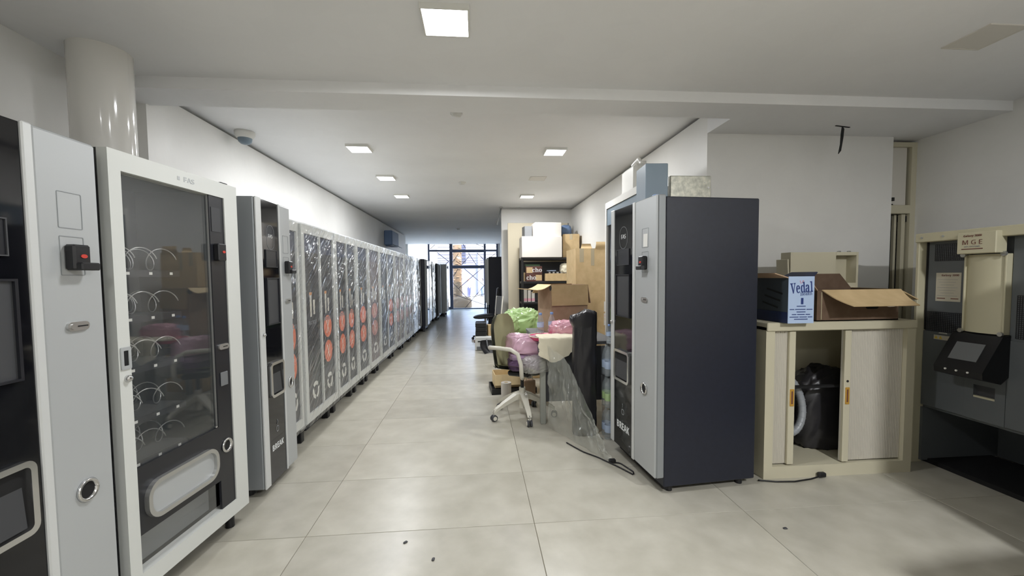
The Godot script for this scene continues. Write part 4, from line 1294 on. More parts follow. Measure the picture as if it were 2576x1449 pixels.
func cable(called: String, label: String, pts: Array) -> void:
	var cv := Curve3D.new()
	for i in pts.size():
		var tan_: Vector3 = ((pts[mini(i + 1, pts.size() - 1)] as Vector3) - (pts[maxi(i - 1, 0)] as Vector3)) / 6.0
		cv.add_point(pts[i], -tan_, tan_)
	var out := []
	for i in 41:
		out.append(cv.sample_baked(cv.get_baked_length() * i / 40.0))
	var t := thing(called, label, "cable", Vector3.ZERO)
	part("cord", tube(out, 0.005, 6), "black_plastic", t)
	part("plug", bx(Vector3(0.05, 0.03, 0.03), 0.006), "black_plastic", t, (pts[-1] as Vector3) + Vector3(0, 0.008, 0))

func tall_bag(h: float, r: float, seed_: int) -> ArrayMesh:
	var n := FastNoiseLite.new()
	n.seed = seed_
	n.frequency = 1.0
	n.fractal_type = FastNoiseLite.FRACTAL_RIDGED
	n.fractal_octaves = 3
	return sheet(func(u: float, v: float) -> Vector3:
		var a := u * TAU
		if u > 0.9999: a = 0.0
		var k := n.get_noise_3d(cos(a) * 1.6, v * 2.4, sin(a) * 1.6)
		var y := h * v
		var q := Vector2(signf(cos(a)) * pow(absf(cos(a)), 0.65), signf(sin(a)) * pow(absf(sin(a)), 0.65))
		var rr := r * (1.0 + 0.08 * k)
		if v > 0.86:
			var w := (v - 0.86) / 0.14
			rr *= 1.0 + 0.22 * sin(w * PI) * (1.0 - 0.9 * cos(a)) * 0.6
			y -= 0.05 * w * (0.5 - 0.5 * cos(a + 0.6))
		if v > 0.97:
			rr *= 1.0 - (v - 0.97) / 0.03 * 0.97
			y = minf(y, h * 0.985)
		return Vector3(q.x * rr, y + 0.03 * k * smoothstep(0.7, 1.0, v), -q.y * rr * 0.85), 56, 80)

func swivel_chair() -> void:
	var t := thing("swivel_chair", "white armed swivel chair with olive back on castors", "chair", Vector3(0.42, 0, -3.94), 58)
	# seat shell curving up into the back (front towards local +z)
	var shell := func(off: float) -> Callable:
		return func(u: float, v: float) -> Vector3:
			var s := v
			var z := lerpf(0.2, -0.17, smoothstep(0.0, 0.5, s))
			var y := 0.47
			if s < 0.12: y -= (0.12 - s) * 0.25
			if s > 0.38:
				var q := (s - 0.38) / 0.62
				y += 0.5 * q * q * (1.35 - 0.35 * q)
				z = lerpf(z, -0.26, q)
			var half := 0.225
			if s > 0.55: half = lerpf(0.225, 0.2, (s - 0.55) / 0.45)
			if s > 0.9: half *= sqrt(maxf(0.0, 1.0 - pow((s - 0.9) / 0.115, 2)))
			var x := (u - 0.5) * 2.0 * half
			var cup := pow(absf(u - 0.5) * 2.0, 2.4) * 0.035
			return Vector3(x, y + (cup if s < 0.5 else 0.0), z + (cup if s >= 0.5 else 0.0) + off * (1.0 if s > 0.45 else 0.0)) + Vector3(0, off * (1.0 if s <= 0.45 else 0.3), 0)
	part("seat_shell", sheet(shell.call(-0.012), 20, 34), "chair_grey_shell", t)
	part("upholstery", sheet(shell.call(0.022), 20, 34), "olive_fabric", t)
	for sx in [-1, 1]:
		part("arm", tube([Vector3(sx * 0.2, 0.42, 0.1), Vector3(sx * 0.255, 0.45, 0.12), Vector3(sx * 0.27, 0.56, 0.12), Vector3(sx * 0.27, 0.65, 0.09), Vector3(sx * 0.268, 0.685, 0.02), Vector3(sx * 0.262, 0.69, -0.1), Vector3(sx * 0.24, 0.685, -0.22)], 0.019, 10), "chair_white", t)
	part("tilt_mechanism", bx(Vector3(0.2, 0.05, 0.22), 0.015), "black_plastic", t, Vector3(0, 0.425, 0))
	part("gas_lift", cyl(0.016, 0.22, 14), "black_plastic", t, Vector3(0, 0.31, 0))
	part("column_sleeve", cyl(0.03, 0.12, 16), "chair_white", t, Vector3(0, 0.22, 0))
	part("column_foot", cyl(0.028, 0.1, 16), "chair_white", t, Vector3(0, 0.13, 0))
	for k in 5:
		var a := deg_to_rad(20 + 72 * k)
		var d := Vector3(sin(a), 0, cos(a))
		var side := Vector3(d.z, 0, -d.x)
		var mb := MB.new()
		# tapered arm of the star base
		var sec := [[0.02, 0.235, 0.04, 0.06], [0.08, 0.225, 0.034, 0.055], [0.2, 0.165, 0.024, 0.04], [0.285, 0.115, 0.02, 0.03], [0.31, 0.085, 0.018, 0.024]]
		for i in sec.size() - 1:
			var p: Array = sec[i]
			var q: Array = sec[i + 1]
			var c0: Vector3 = d * p[0] + Vector3(0, p[1], 0)
			var c1: Vector3 = d * q[0] + Vector3(0, q[1], 0)
			var u0: Vector3 = Vector3(0, -p[3], 0)
			var u1: Vector3 = Vector3(0, -q[3], 0)
			mb.quad(c0 - side * p[2], c0 + side * p[2], c1 + side * q[2], c1 - side * q[2])
			mb.quad(c0 + side * p[2], c0 + side * p[2] * 0.7 + u0, c1 + side * q[2] * 0.7 + u1, c1 + side * q[2])
			mb.quad(c0 - side * p[2] * 0.7 + u0, c0 - side * p[2], c1 - side * q[2], c1 - side * q[2] * 0.7 + u1)
			mb.quad(c0 + side * p[2] * 0.7 + u0, c0 - side * p[2] * 0.7 + u0, c1 - side * q[2] * 0.7 + u1, c1 + side * q[2] * 0.7 + u1)
		var arm := part("base_arm", mb.done(), "chair_white", t)
		var cc := d * 0.305 + Vector3(0, 0.03, 0)
		part("castor_stem", cyl(0.007, 0.05, 8), "chrome", arm, cc + Vector3(0, 0.045, 0))
		for s in [-1, 1]:
			part("castor_wheel", lathe([Vector2(0, -0.01), Vector2(0.024, -0.01), Vector2(0.03, -0.006), Vector2(0.03, 0.006), Vector2(0.024, 0.01), Vector2(0, 0.01)], 18), "dark_grey", arm, cc + side * s * 0.014, Vector3(0, rad_to_deg(a), 90))
			part("wheel_cap", cyl(0.019, 0.003, 16), "chair_white", arm, cc + side * s * 0.0255, Vector3(0, rad_to_deg(a), 90))

# ------------------------------------------------------------------ rack at the partition
func shelf_corner() -> void:
	var bd := thing("beige_board", "large beige board standing against the partition wall", "board", Vector3(1.19, 0, -8.0), 0)
	part("board", bx(Vector3(1.18, 2.36, 0.03), 0.004), "beige_board", bd, Vector3(0, 1.18, 0))
	part("edge_strip", bx(Vector3(0.02, 2.36, 0.036)), "mid_grey", bd, Vector3(0.58, 1.18, 0.0))
	var r := thing("steel_rack", "black steel shelving rack in front of beige board", "shelf", Vector3(1.27, 0, -7.6))
	for sx in [-0.46, 0.46]:
		for sz in [-0.2, 0.2]:
			part("upright", bx(Vector3(0.04, 1.68, 0.04), 0.004), "black_plastic", r, Vector3(sx, 0.84, sz))
	for y in [1.655, 1.23, 0.86, 0.48, 0.1]:
		part("shelf_board", bx(Vector3(0.94, 0.04, 0.42), 0.004), "black_plastic", r, Vector3(0, y, 0))
	part("back_sheet", bx(Vector3(0.9, 1.5, 0.006)), "dark_grey", r, Vector3(0, 0.86, -0.21))
	# on top
	closed_carton("white_carton", "wide white carton on top of the steel rack", Vector3(1.16, 1.676, -7.58), 0, Vector3(0.72, 0.37, 0.44), "card_white", false)
	closed_carton("white_carton", "tilted white carton on top of the wide white carton", Vector3(1.27, 2.048, -7.58), 4, Vector3(0.48, 0.25, 0.36), "card_white", false)
	closed_carton("grey_carton", "small grey carton behind the white cartons, left", Vector3(0.93, 2.05, -7.66), 8, Vector3(0.14, 0.2, 0.2), "mid_grey", false)
	solo("blue_cloth", lump(Vector3(0.2, 0.18, 0.2), 71, 0.15, 2.0), "ac_blue", "bluish bundle behind the white cartons, right", "bundle", Vector3(1.66, 2.1, -7.72))
	closed_carton("tan_carton", "bulging tan carton on the right end of the rack", Vector3(1.73, 1.676, -7.6), -10, Vector3(0.3, 0.42, 0.32), "card_tan")
	# snack boxes
	for k in 2:
		var b := thing("snack_box", "dark snack box with white lettering, %s of the pair" % ["lower", "upper"][k], "box", Vector3(1.02, 1.25 + 0.135 * k, -7.47), [2, -2][k], "snack boxes on the rack")
		part("box_body", bx(Vector3(0.29, 0.133, 0.16), 0.003), "choco_box", b, Vector3(0, 0.0665, 0))
		part("picture_patch", bx(Vector3(0.11, 0.1, 0.001)), "card_tan", b, Vector3([0.08, -0.08][k], 0.066, 0.0808))
		word("cho", 0.07, "white_print", b, Vector3([-0.055, 0.055][k], 0.066, 0.0812), Vector3.ZERO, true, true, 1.0)
	var lid := thing("green_box", "flat green box on top of the snack boxes", "box", Vector3(1.0, 1.52, -7.5))
	part("box_body", bx(Vector3(0.26, 0.035, 0.14), 0.003), "bag_dark_green", lid, Vector3(0, 0.0175, 0))
	closed_carton("small_carton", "small pale carton at the rack's left upright", Vector3(0.87, 1.25, -7.62), 0, Vector3(0.1, 0.16, 0.12), "card_pale", false)
	carton("bottle_carton", "open carton of silver striped packs on the rack", Vector3(1.45, 1.25, -7.5), 0, Vector3(0.46, 0.14, 0.24), "card_tan")
	for k in 5:
		var p := thing("silver_pack", "silver foil pack standing in the open rack carton, number %s from left" % ["one", "two", "three", "four", "five"][k], "pack", Vector3(1.3 + 0.075 * k, 1.258, -7.5), 0, "silver packs in the carton")
		part("foil", bx(Vector3(0.05, 0.17, 0.1), 0.012), "chrome", p, Vector3(0, 0.085, 0), Vector3(0, 0, -8))
	for a in [[1.35, "grey coiled cable on top of the rack carton"]]:
		var pts := []
		for i in 25:
			var an := i / 24.0 * TAU * 2
			pts.append(Vector3(cos(an) * 0.08, 0.003 * i * 0.1, sin(an) * 0.05))
		var cc := thing("coiled_cable", a[1], "cable", Vector3(a[0], 1.436, -7.5))
		part("cord", tube(pts, 0.008, 6), "label_blue", cc)
	solo("white_bundle", lump(Vector3(0.2, 0.16, 0.16), 73, 0.3, 2.0), "cloth_cream", "white plastic bundle at the right end of the rack", "bundle", Vector3(1.62, 1.4, -7.48))
	for k in 3:
		var b := thing("carton_pack", "upright white and pink pack on the middle shelf, %s" % ["leftmost", "middle one", "rightmost"][k], "pack", Vector3(0.87 + 0.07 * k, 0.88, -7.5), 0, "packs on the middle rack shelf")
		part("pack_body", bx(Vector3(0.055, 0.24 - 0.03 * k, 0.08), 0.003), "card_white", b, Vector3(0, 0.12 - 0.015 * k, 0))
		part("pack_band", bx(Vector3(0.056, 0.05, 0.081)), "bag_rose", b, Vector3(0, 0.04, 0))

# ------------------------------------------------------------------ things far down on the right
func far_right_items() -> void:
	# dark machines with glass fronts in the far right bay
	for k in 2:
		var f := thing("dark_cooler", ["dark cooler with pale door strips, nearer of two by far wall", "dark cooler with pale door strips, farther of two"][k], "cooler", Vector3(0.26 - 0.02 * k, 0, -11.1 - 0.82 * k), -90, "dark coolers in the far bay")
		part("cabinet", bx(Vector3(0.76, 1.8, 0.6), 0.01), "navy_steel", f, Vector3(0, 0.95, -0.35))
		part("glass_front", bx(Vector3(0.7, 1.68, 0.03)), "black_glass", f, Vector3(0, 0.96, -0.035))
		for x in [-0.36, -0.12, 0.12, 0.36]:
			part("door_strip", bx(Vector3(0.05, 1.2, 0.05), 0.006), "silver_light", f, Vector3(x, 1.22, -0.02))
		part("base", bx(Vector3(0.74, 0.06, 0.56)), "black_plastic", f, Vector3(0, 0.03, -0.35))
	# black office chair seen from the side
	var c := thing("black_office_chair", "black office chair with flat seat near the partition end", "chair", Vector3(0.17, 0, -8.9), -90)
	part("seat", sheet(func(u: float, v: float) -> Vector3:
		var a := u * TAU
		var q := Vector2(signf(cos(a)) * pow(absf(cos(a)), 0.6) * 0.23, signf(sin(a)) * pow(absf(sin(a)), 0.6) * 0.26)
		var k := sin(v * PI)
		return Vector3(q.x * k, 0.5 - 0.05 * cos(v * PI) + 0.02 * (q.y * k) / 0.26, -q.y * k), 28, 12), "black_plastic", c)
	part("backrest", bx(Vector3(0.42, 0.5, 0.06), 0.025), "black_plastic", c, Vector3(0, 0.86, -0.26), Vector3(-6, 0, 0))
	part("back_bar", bx(Vector3(0.06, 0.3, 0.025), 0.006), "black_plastic", c, Vector3(0, 0.6, -0.27))
	part("back_bracket", bx(Vector3(0.06, 0.03, 0.24), 0.006), "black_plastic", c, Vector3(0, 0.455, -0.16))
	part("post", cyl(0.022, 0.36, 12), "chrome", c, Vector3(0, 0.28, 0))
	for k in 5:
		var a := k * TAU / 5
		part("base_arm", tube([Vector3(0, 0.12, 0), Vector3(sin(a) * 0.27, 0.07, cos(a) * 0.27)], 0.018, 7), "black_plastic", c)
		part("castor", cyl(0.03, 0.03, 12), "black_plastic", c, Vector3(sin(a) * 0.27, 0.03, cos(a) * 0.27), Vector3(90, rad_to_deg(a) + 90, 0))
	# printer with black unit on top
	var p := thing("printer", "pale grey printer on the floor before the partition", "printer", Vector3(0.13, 0, -7.7), 0)
	part("casing", bx(Vector3(0.36, 0.26, 0.34), 0.02), "silver_light", p, Vector3(0, 0.13, 0))
	part("paper_slot", bx(Vector3(0.26, 0.02, 0.01)), "black_matte", p, Vector3(0, 0.17, 0.171))
	part("front_tray", bx(Vector3(0.3, 0.06, 0.02), 0.004), "mid_grey", p, Vector3(0, 0.05, 0.172))
	part("side_knob", cyl(0.03, 0.02, 14), "brown_print", p, Vector3(-0.185, 0.16, 0.05), Vector3(0, 0, 90))
	var u := thing("black_device", "layered black device on top of the pale printer", "device", Vector3(0.06, 0.26, -7.7), 0)
	for k in 3:
		part("layer", bx(Vector3(0.2 - 0.01 * (k % 2), 0.076, 0.26), 0.006), "black_plastic", u, Vector3(0, 0.04 + 0.08 * k, 0))
	part("rear_plate", bx(Vector3(0.18, 0.25, 0.02)), "dark_grey", u, Vector3(0, 0.125, -0.13))
	closed_carton("tilted_carton", "small tan carton on printer beside layered black device", Vector3(0.24, 0.26, -7.68), 12, Vector3(0.12, 0.2, 0.14), "card_tan", false)
	# black moulded shell leaning by the printer
	var s := thing("black_seat_shell", "black moulded seat shell leaning against the pale printer", "seat", Vector3(0.16, 0, -7.38), 20)
	part("shell", sheet(func(a: float, b: float) -> Vector3:
		var y := lerpf(0.0, 0.22, b)
		var half := 0.1 + 0.03 * sin(b * PI)
		var x := (a - 0.5) * 2 * half - 0.03 * b
		return Vector3(x, y, 0.12 * (1 - b) * (1 - b) + 0.04 * pow(absf(a - 0.5) * 2, 2)), 14, 14), "black_plastic", s)
	part("support_rod", tube([Vector3(-0.01, 0.24, 0.02), Vector3(-0.01, 0.12, 0.06), Vector3(0.02, 0.02, 0.1)], 0.01, 7), "mid_grey", s)
	# folded white chair leaning on the partition end
	var fc := thing("folded_chair", "folded white framed chair leaning at the partition end", "chair", Vector3(0.4, 0, -8.15), -70)
	part("grey_back", bx(Vector3(0.26, 0.36, 0.03), 0.012), "mid_grey", fc, Vector3(0, 0.78, -0.03), Vector3(-6, 0, 0))
	for sx in [-0.15, 0.15]:
		part("leg", tube([Vector3(sx, 0.0, 0.1), Vector3(sx, 0.5, 0.0), Vector3(sx, 0.96, -0.05)], 0.014, 7), "chair_white", fc)
		part("leg", tube([Vector3(sx * 0.85, 0.0, -0.06), Vector3(sx * 0.85, 0.52, 0.02)], 0.014, 7), "dark_grey", fc)
	part("seat", bx(Vector3(0.3, 0.3, 0.03), 0.01), "mid_grey", fc, Vector3(0, 0.4, 0.0), Vector3(-12, 0, 0))

# ------------------------------------------------------------------ low cabinet on the right and what stands on it
func low_cabinet_group() -> void:
	var x0 := 1.85
	var x1 := 2.9
	var zf := -2.52
	var D := 0.5
	var t := thing("tambour_cabinet", "low cream cabinet with half open ribbed sliding doors", "cabinet", Vector3((x0 + x1) / 2, 0, zf))
	var w := x1 - x0
	var c := MB.new()
	c.box(Vector3(-w / 2 + 0.03, 0.5, -D / 2), Vector3(0.06, 1.0, D))
	c.box(Vector3(w / 2 - 0.03, 0.5, -D / 2), Vector3(0.06, 1.0, D))
	c.box(Vector3(0, 0.04, -D / 2), Vector3(w - 0.12, 0.08, D))
	c.box(Vector3(0, 0.5, -D + 0.01), Vector3(w - 0.12, 1.0, 0.02))
	part("carcass", c.done(), "cabinet_cream", t)
	part("cabinet_top", bx(Vector3(w, 0.055, D + 0.012), 0.005), "cabinet_cream", t, Vector3(0, 1.0025, -D / 2 + 0.006))
	for s in [[-0.465, -0.315, 1], [0.03, 0.465, -1]]:
		var a: float = s[0]
		var b: float = s[1]
		var mb := MB.new()
		var n := int((b - a) / 0.012)
		var pts := PackedVector2Array()
		for i in n:
			var xa := lerpf(a, b, float(i) / n)
			var xb := lerpf(a, b, float(i + 1) / n)
			mb.quad(Vector3(xa, 0.09, -0.03), Vector3(lerpf(xa, xb, 0.5), 0.09, -0.026), Vector3(lerpf(xa, xb, 0.5), 0.968, -0.026), Vector3(xa, 0.968, -0.03))
			mb.quad(Vector3(lerpf(xa, xb, 0.5), 0.09, -0.026), Vector3(xb, 0.09, -0.03), Vector3(xb, 0.968, -0.03), Vector3(lerpf(xa, xb, 0.5), 0.968, -0.026))
		mb.box(Vector3((a + b) / 2, 0.529, -0.034), Vector3(b - a, 0.878, 0.006))
		var d := part("tambour_door", mb.done(), "tambour", t)
		var xe: float = b - 0.022 if s[2] > 0 else a + 0.022
		var st := part("lead_stile", bx(Vector3(0.044, 0.88, 0.022), 0.003), "cabinet_cream", d, Vector3(xe, 0.529, -0.016))
		part("handle_cup", ring(rrect(0.028, 0.112, 0.003, 2), rrect(0.012, 0.085, 0.002, 2), 0.0, 0.004), "brass_wood", d, Vector3(xe, 0.535, -0.005))
		part("handle_recess", bx(Vector3(0.013, 0.086, 0.002)), "brown_print", d, Vector3(xe, 0.535, -0.004))
		if s[2] < 0:
			part("key_hole", cyl(0.008, 0.003, 12), "black_matte", d, Vector3(xe, 0.632, -0.004), Vector3(90, 0, 0))
	# inside: vacuum hose, motor, box
	var h := []
	for i in 49:
		var an := lerpf(-2.4, 2.6, i / 48.0)
		h.append(Vector3(cos(an) * 0.13, 0.16 + 0.13 * 1.5 + sin(an) * 0.19, -sin(an) * 0.05))
	var hs := thing("vacuum_hose", "grey ribbed hose curled inside the open cabinet", "hose", Vector3(2.09, 0.1, -2.66), 0)
	part("hose", tube(h, 0.024, 10), "hose_grey", hs)
	for i in range(2, 47, 2):
		part("hose_rib", lathe([Vector2(0.024, -0.003), Vector2(0.027, 0), Vector2(0.024, 0.003)], 10), "hose_grey", hs, h[i]).basis = Basis(Quaternion(Vector3.UP, ((h[i + 1] as Vector3) - (h[i - 1] as Vector3)).normalized()))
	part("hose_mouth", cyl(0.034, 0.05, 14), "black_plastic", hs, h[0] + Vector3(0, -0.01, 0.02))
	var vm := thing("vacuum_cleaner", "dark vacuum cleaner body lying inside the open cabinet", "vacuum", Vector3(2.15, 0.085, -2.83), 0)
	part("motor_body", lump(Vector3(0.24, 0.36, 0.26), 81, 0.05, 1.2, 28, 18), "black_plastic", vm, Vector3(0, 0, -0.02))
	part("rating_plate", bx(Vector3(0.14, 0.09, 0.01), 0.003), "mid_grey", vm, Vector3(-0.02, 0.2, 0.115), Vector3(-8, 0, 12))
	part("wheel", lathe([Vector2(0.03, -0.012), Vector2(0.04, -0.01), Vector2(0.04, 0.01), Vector2(0.03, 0.012)], 20), "chrome", vm, Vector3(-0.15, 0.13, 0.1), Vector3(90, 0, 0))
	solo("black_sack", lump(Vector3(0.44, 0.56, 0.26), 88, 0.14, 2.0, 40, 26), "bag_black", "dark plastic sack behind the vacuum inside the cabinet", "bag", Vector3(2.53, 0.085, -2.84))
	solo("paper_scrap", bx(Vector3(0.06, 0.03, 0.03), 0.01), "white_plastic", "white scrap poking out beside the left ribbed door", "scrap", Vector3(2.08, 0.6, -2.6))
	var hook := thing("hook_rail", "small rail inside cabinet holding the white scrap", "rail", Vector3(2.08, 0.585, -2.62))
	part("rail", bx(Vector3(0.5, 0.015, 0.03)), "black_matte", hook, Vector3(0.15, -0.0075, 0))
	part("rail_end", bx(Vector3(0.02, 0.05, 0.03)), "black_matte", hook, Vector3(0.4, -0.03, 0))
	# tall pale blue carton at the left front
	var v := thing("printed_carton", "pale blue printed carton at the front of the cabinet top", "box", Vector3(2.027, 1.031, -2.455 - 0.15), 0)
	part("carton_sides", carton_body(0.172, 0.285, 0.3), "box_slate", v)
	part("printed_face", bx(Vector3(0.172, 0.295, 0.003)), "pale_blue_card", v, Vector3(0, 0.1475, 0.1515))
	part("base_band", bx(Vector3(0.002, 0.07, 0.298)), "box_navy", v, Vector3(-0.087, 0.035, 0))
	for k in 3:
		part("print_stroke", bx(Vector3(0.001, 0.012, 0.15), 0.0004), "black_plastic", v, Vector3(-0.0865, 0.2 - 0.045 * k, 0.03 - 0.02 * k), Vector3(12, 0, 0))
	part("flap", flap_mesh(0.3, 0.08, 0.0, 0.02), "card_brown", v, Vector3(-0.086, 0.285, 0), Vector3(0, -90, 0) + Vector3(70, 0, 0))
	part("flap", flap_mesh(0.28, 0.07, 0.0, 0.03), "box_navy", v, Vector3(0.083, 0.283, 0), Vector3(0, 90, 0) + Vector3(60, 0, 0))
	var zt := 0.1536
	word("Vedal", 0.062, "blue_print", v, Vector3(0.0, 0.222, zt), Vector3(0, 0, 4), true, true, 0.6)
	word("Le", 0.018, "pink_print", v, Vector3(0.002, 0.262, zt), Vector3(0, 0, 20), true, false, 1.0)
	word("Health", 0.02, "blue_print", v, Vector3(0.032, 0.186, zt), Vector3(0, 0, 4), true, false, 0.9)
	part("print_emblem", bx(Vector3(0.016, 0.04, 0.0008)), "blue_print", v, Vector3(0.006, 0.14, zt))
	var rows := [[0.108, [0.06]], [0.088, [0.03, 0.07, 0.04]], [0.072, [0.06]], [0.056, [0.03, 0.05, 0.03]], [0.04, [0.06, 0.05, 0.03]], [0.026, [0.09]]]
	for rw in rows:
		var tot := -0.006
		for s in rw[1]: tot += s + 0.006
		var xx: float = -tot / 2
		for s in rw[1]:
			part("print_line", bx(Vector3(s, 0.005, 0.0006)), "blue_print", v, Vector3(xx + s / 2, rw[0], zt))
			xx += s + 0.006
	# wide open carton
	var oc := carton("wide_open_carton", "wide dark brown open carton with sagging front flap", Vector3(2.5, 1.031, -2.72), 0, Vector3(0.58, 0.2, 0.36), "card_dark", [["back", 0.11, 4.0, 0.0, 0.09, "card_dark"], ["right", 0.19, 112.0, 0.0, 0.03, "card_tan"], ["left", 0.1, 30.0, 0.0, 0.02, "card_brown"]])
	var ff := part("front_flap", flap_mesh(0.56, 0.2, 0.01, 0.06), "card_tan", oc, Vector3(0.02, 0.2, 0.18))
	ff.rotation_degrees = Vector3(118, 0, 0)
	part("torn_label", lump(Vector3(0.06, 0.012, 0.03), 91, 0.3, 2.0, 14, 8), "card_white", ff, Vector3(0.05, 0.17, 0.004), Vector3(90, 0, 0))
	part("corner_tape", bx(Vector3(0.006, 0.18, 0.002)), "tape", oc, Vector3(-0.26, 0.1, 0.181))
	part("hand_hole", extrude(rrect(0.09, 0.03, 0.014), 0.0, 0.001), "black_matte", oc, Vector3(0.1, 0.09, 0.1803))
	# old cream metal box behind
	var mb2 := thing("metal_enclosure", "old cream metal enclosure with square opening behind the cartons", "box", Vector3(2.57, 1.031, -2.955), 0)
	var e := MB.new()
	var hh := 0.47
	e.box(Vector3(-0.08, hh / 2, 0), Vector3(0.36, hh, 0.1))
	e.box(Vector3(0.182, hh - 0.012, 0), Vector3(0.163, 0.024, 0.1))
	e.box(Vector3(0.182, 0.12, 0), Vector3(0.163, 0.24, 0.1))
	e.box(Vector3(0.272, hh / 2, 0), Vector3(0.016, hh, 0.1))
	e.box(Vector3(0.182, 0.343, -0.04), Vector3(0.163, 0.205, 0.01))
	part("enclosure", e.done(), "cabinet_cream", mb2)
	part("side_cover", bx(Vector3(0.012, 0.42, 0.12), 0.003), "cabinet_cream", mb2, Vector3(-0.275, 0.21, 0.0), Vector3(0, 0, 3))
	for x in [0.14, 0.22]:
		part("clip", bx(Vector3(0.02, 0.012, 0.02), 0.003), "satin_metal", mb2, Vector3(x, hh + 0.004, 0.03))

# ------------------------------------------------------------------ grey power supply cabinet at the right edge
func power_unit() -> void:
	var zc := -2.1
	var t := thing("power_supply_cabinet", "large cream framed power supply cabinet with grey panels", "cabinet", Vector3(3.05, 0, zc), -90)
	# local x = world z - zc (runs towards the camera); far edge at x = -0.575
	var xa := -0.575
	var xb := 0.6
	var H := 1.61
	var c := MB.new()
	c.box(Vector3((xa + xb) / 2, 1.0, -0.42), Vector3(xb - xa, 1.2, 0.68))
	c.box(Vector3((xa + xb) / 2, 0.21, -0.7), Vector3(xb - xa, 0.38, 0.08))
	c.box(Vector3(xa + 0.02, 0.21, -0.36), Vector3(0.04, 0.38, 0.6))
	c.box(Vector3(xb - 0.02, 0.21, -0.36), Vector3(0.04, 0.38, 0.6))
	part("cabinet_body", c.done(), "ups_grey", t)
	part("left_edge", bx(Vector3(0.022, H, 0.08), 0.004), "ups_cream", t, Vector3(xa + 0.011, H / 2, -0.045))
	part("top_rail", bx(Vector3(xb - xa, 0.06, 0.09), 0.004), "ups_cream", t, Vector3((xa + xb) / 2, H - 0.03, -0.04))
	for x in [-0.53, -0.4, -0.25, 0.02]:
		part("rail_screw", cyl(0.008, 0.004, 10), "satin_metal", t, Vector3(x, H - 0.03, 0.006), Vector3(90, 0, 0))
	# far louvred panel
	var pl := part("louvre_panel", bx(Vector3(0.25, 0.62, 0.02), 0.002), "ups_grey", t, Vector3(-0.42, 1.245, -0.07))
	part("dark_reveal", bx(Vector3(0.012, 0.6, 0.02)), "black_matte", t, Vector3(xa + 0.034, 1.25, -0.066))
	part("upper_vent", vent(0.19, 0.11), "black_panel", pl, Vector3(0.02, 0.23, 0.01))
	part("lower_vent", vent(0.235, 0.13), "black_panel", pl, Vector3(0.0, -0.235, 0.01))
	var rs := part("rating_sheet", bx(Vector3(0.148, 0.19, 0.0012)), "paper_aged", pl, Vector3(0.01, 0.0, 0.0106))
	word("Galaxy 3000", 0.013, "brown_print", rs, Vector3(0.01, 0.078, 0.0008), Vector3.ZERO, false, true)
	for k in 7:
		part("print_line", bx(Vector3(0.12 - 0.02 * (k % 3), 0.002, 0.0004)), "grey_print", rs, Vector3(-0.005, 0.05 - 0.018 * k, 0.0008))
	part("print_line", bx(Vector3(0.05, 0.006, 0.0004)), "brown_print", rs, Vector3(-0.04, -0.076, 0.0008))
	part("print_line", bx(Vector3(0.045, 0.006, 0.0004)), "brown_print", rs, Vector3(0.04, -0.076, 0.0008))
	# centre bow and name box
	var bow := sheet(func(u: float, v: float) -> Vector3:
		var a := (u - 0.5) * 2.0
		return Vector3(a * 0.098, lerpf(-0.24, 0.24, v), 0.035 * sqrt(maxf(0.0, 1.0 - a * a * 0.9))), 18, 2)
	part("centre_cover", bow, "ups_cream", t, Vector3(-0.19, 1.21, -0.05))
	for x in [-0.292, -0.088]:
		part("cover_edge", bx(Vector3(0.01, 0.48, 0.045), 0.002), "ups_cream", t, Vector3(x, 1.21, -0.045))
		part("bracket_ear", cyl(0.014, 0.012, 12), "satin_metal", t, Vector3(x, 1.45, -0.01), Vector3(90, 0, 0))
		part("bracket_ear", cyl(0.013, 0.012, 12), "satin_metal", t, Vector3(x, 0.975, -0.01), Vector3(90, 0, 0))
	var nb := part("name_box", bx(Vector3(0.2, 0.13, 0.075), 0.004), "ups_cream", t, Vector3(-0.19, 1.52, 0.005))
	word("Galaxy 3000", 0.012, "brown_print", nb, Vector3(-0.018, 0.044, 0.0385), Vector3.ZERO, false, true)
	word("M G E", 0.026, "brown_print", nb, Vector3(-0.018, 0.004, 0.0385), Vector3.ZERO, false, false, 1.15)
	word("UPS SYSTEMS", 0.008, "grey_print", nb, Vector3(-0.018, -0.022, 0.0385), Vector3.ZERO, false, false, 1.25)
	part("name_bar", bx(Vector3(0.11, 0.006, 0.0008)), "brown_print", nb, Vector3(-0.018, -0.036, 0.038))
	# near panel
	var np := part("near_panel", bx(Vector3(0.66, 0.62, 0.02), 0.002), "ups_grey", t, Vector3(0.25, 1.245, -0.07))
	part("instruction_sheet", bx(Vector3(0.2, 0.24, 0.0012)), "paper_aged", np, Vector3(-0.16, 0.08, 0.0106))
	part("name_tag", bx(Vector3(0.1, 0.025, 0.002)), "paper_aged", np, Vector3(-0.18, 0.26, 0.011))
	part("near_vent", vent(0.6, 0.25), "black_panel", np, Vector3(0.0, -0.165, 0.01))
	# lower doors, control desk, slots
	part("lower_panel", bx(Vector3(0.26, 0.52, 0.02), 0.002), "ups_grey", t, Vector3(-0.42, 0.68, -0.065))
	part("lower_panel", bx(Vector3(0.66, 0.52, 0.02), 0.002), "ups_grey", t, Vector3(0.25, 0.68, -0.065))
	part("lower_panel", frame_mesh(-0.29, -0.08, 0.42, 0.72, 0.05, 0.05, 0.14, 0.08, -0.02, 0.0), "ups_grey", t, Vector3(0, 0, -0.053))
	part("slot_ledge", bx(Vector3(0.11, 0.012, 0.03)), "ups_cream", t, Vector3(-0.185, 0.565, -0.07))
	part("slot_back", bx(Vector3(0.12, 0.09, 0.004)), "dark_grey", t, Vector3(-0.185, 0.6, -0.076))
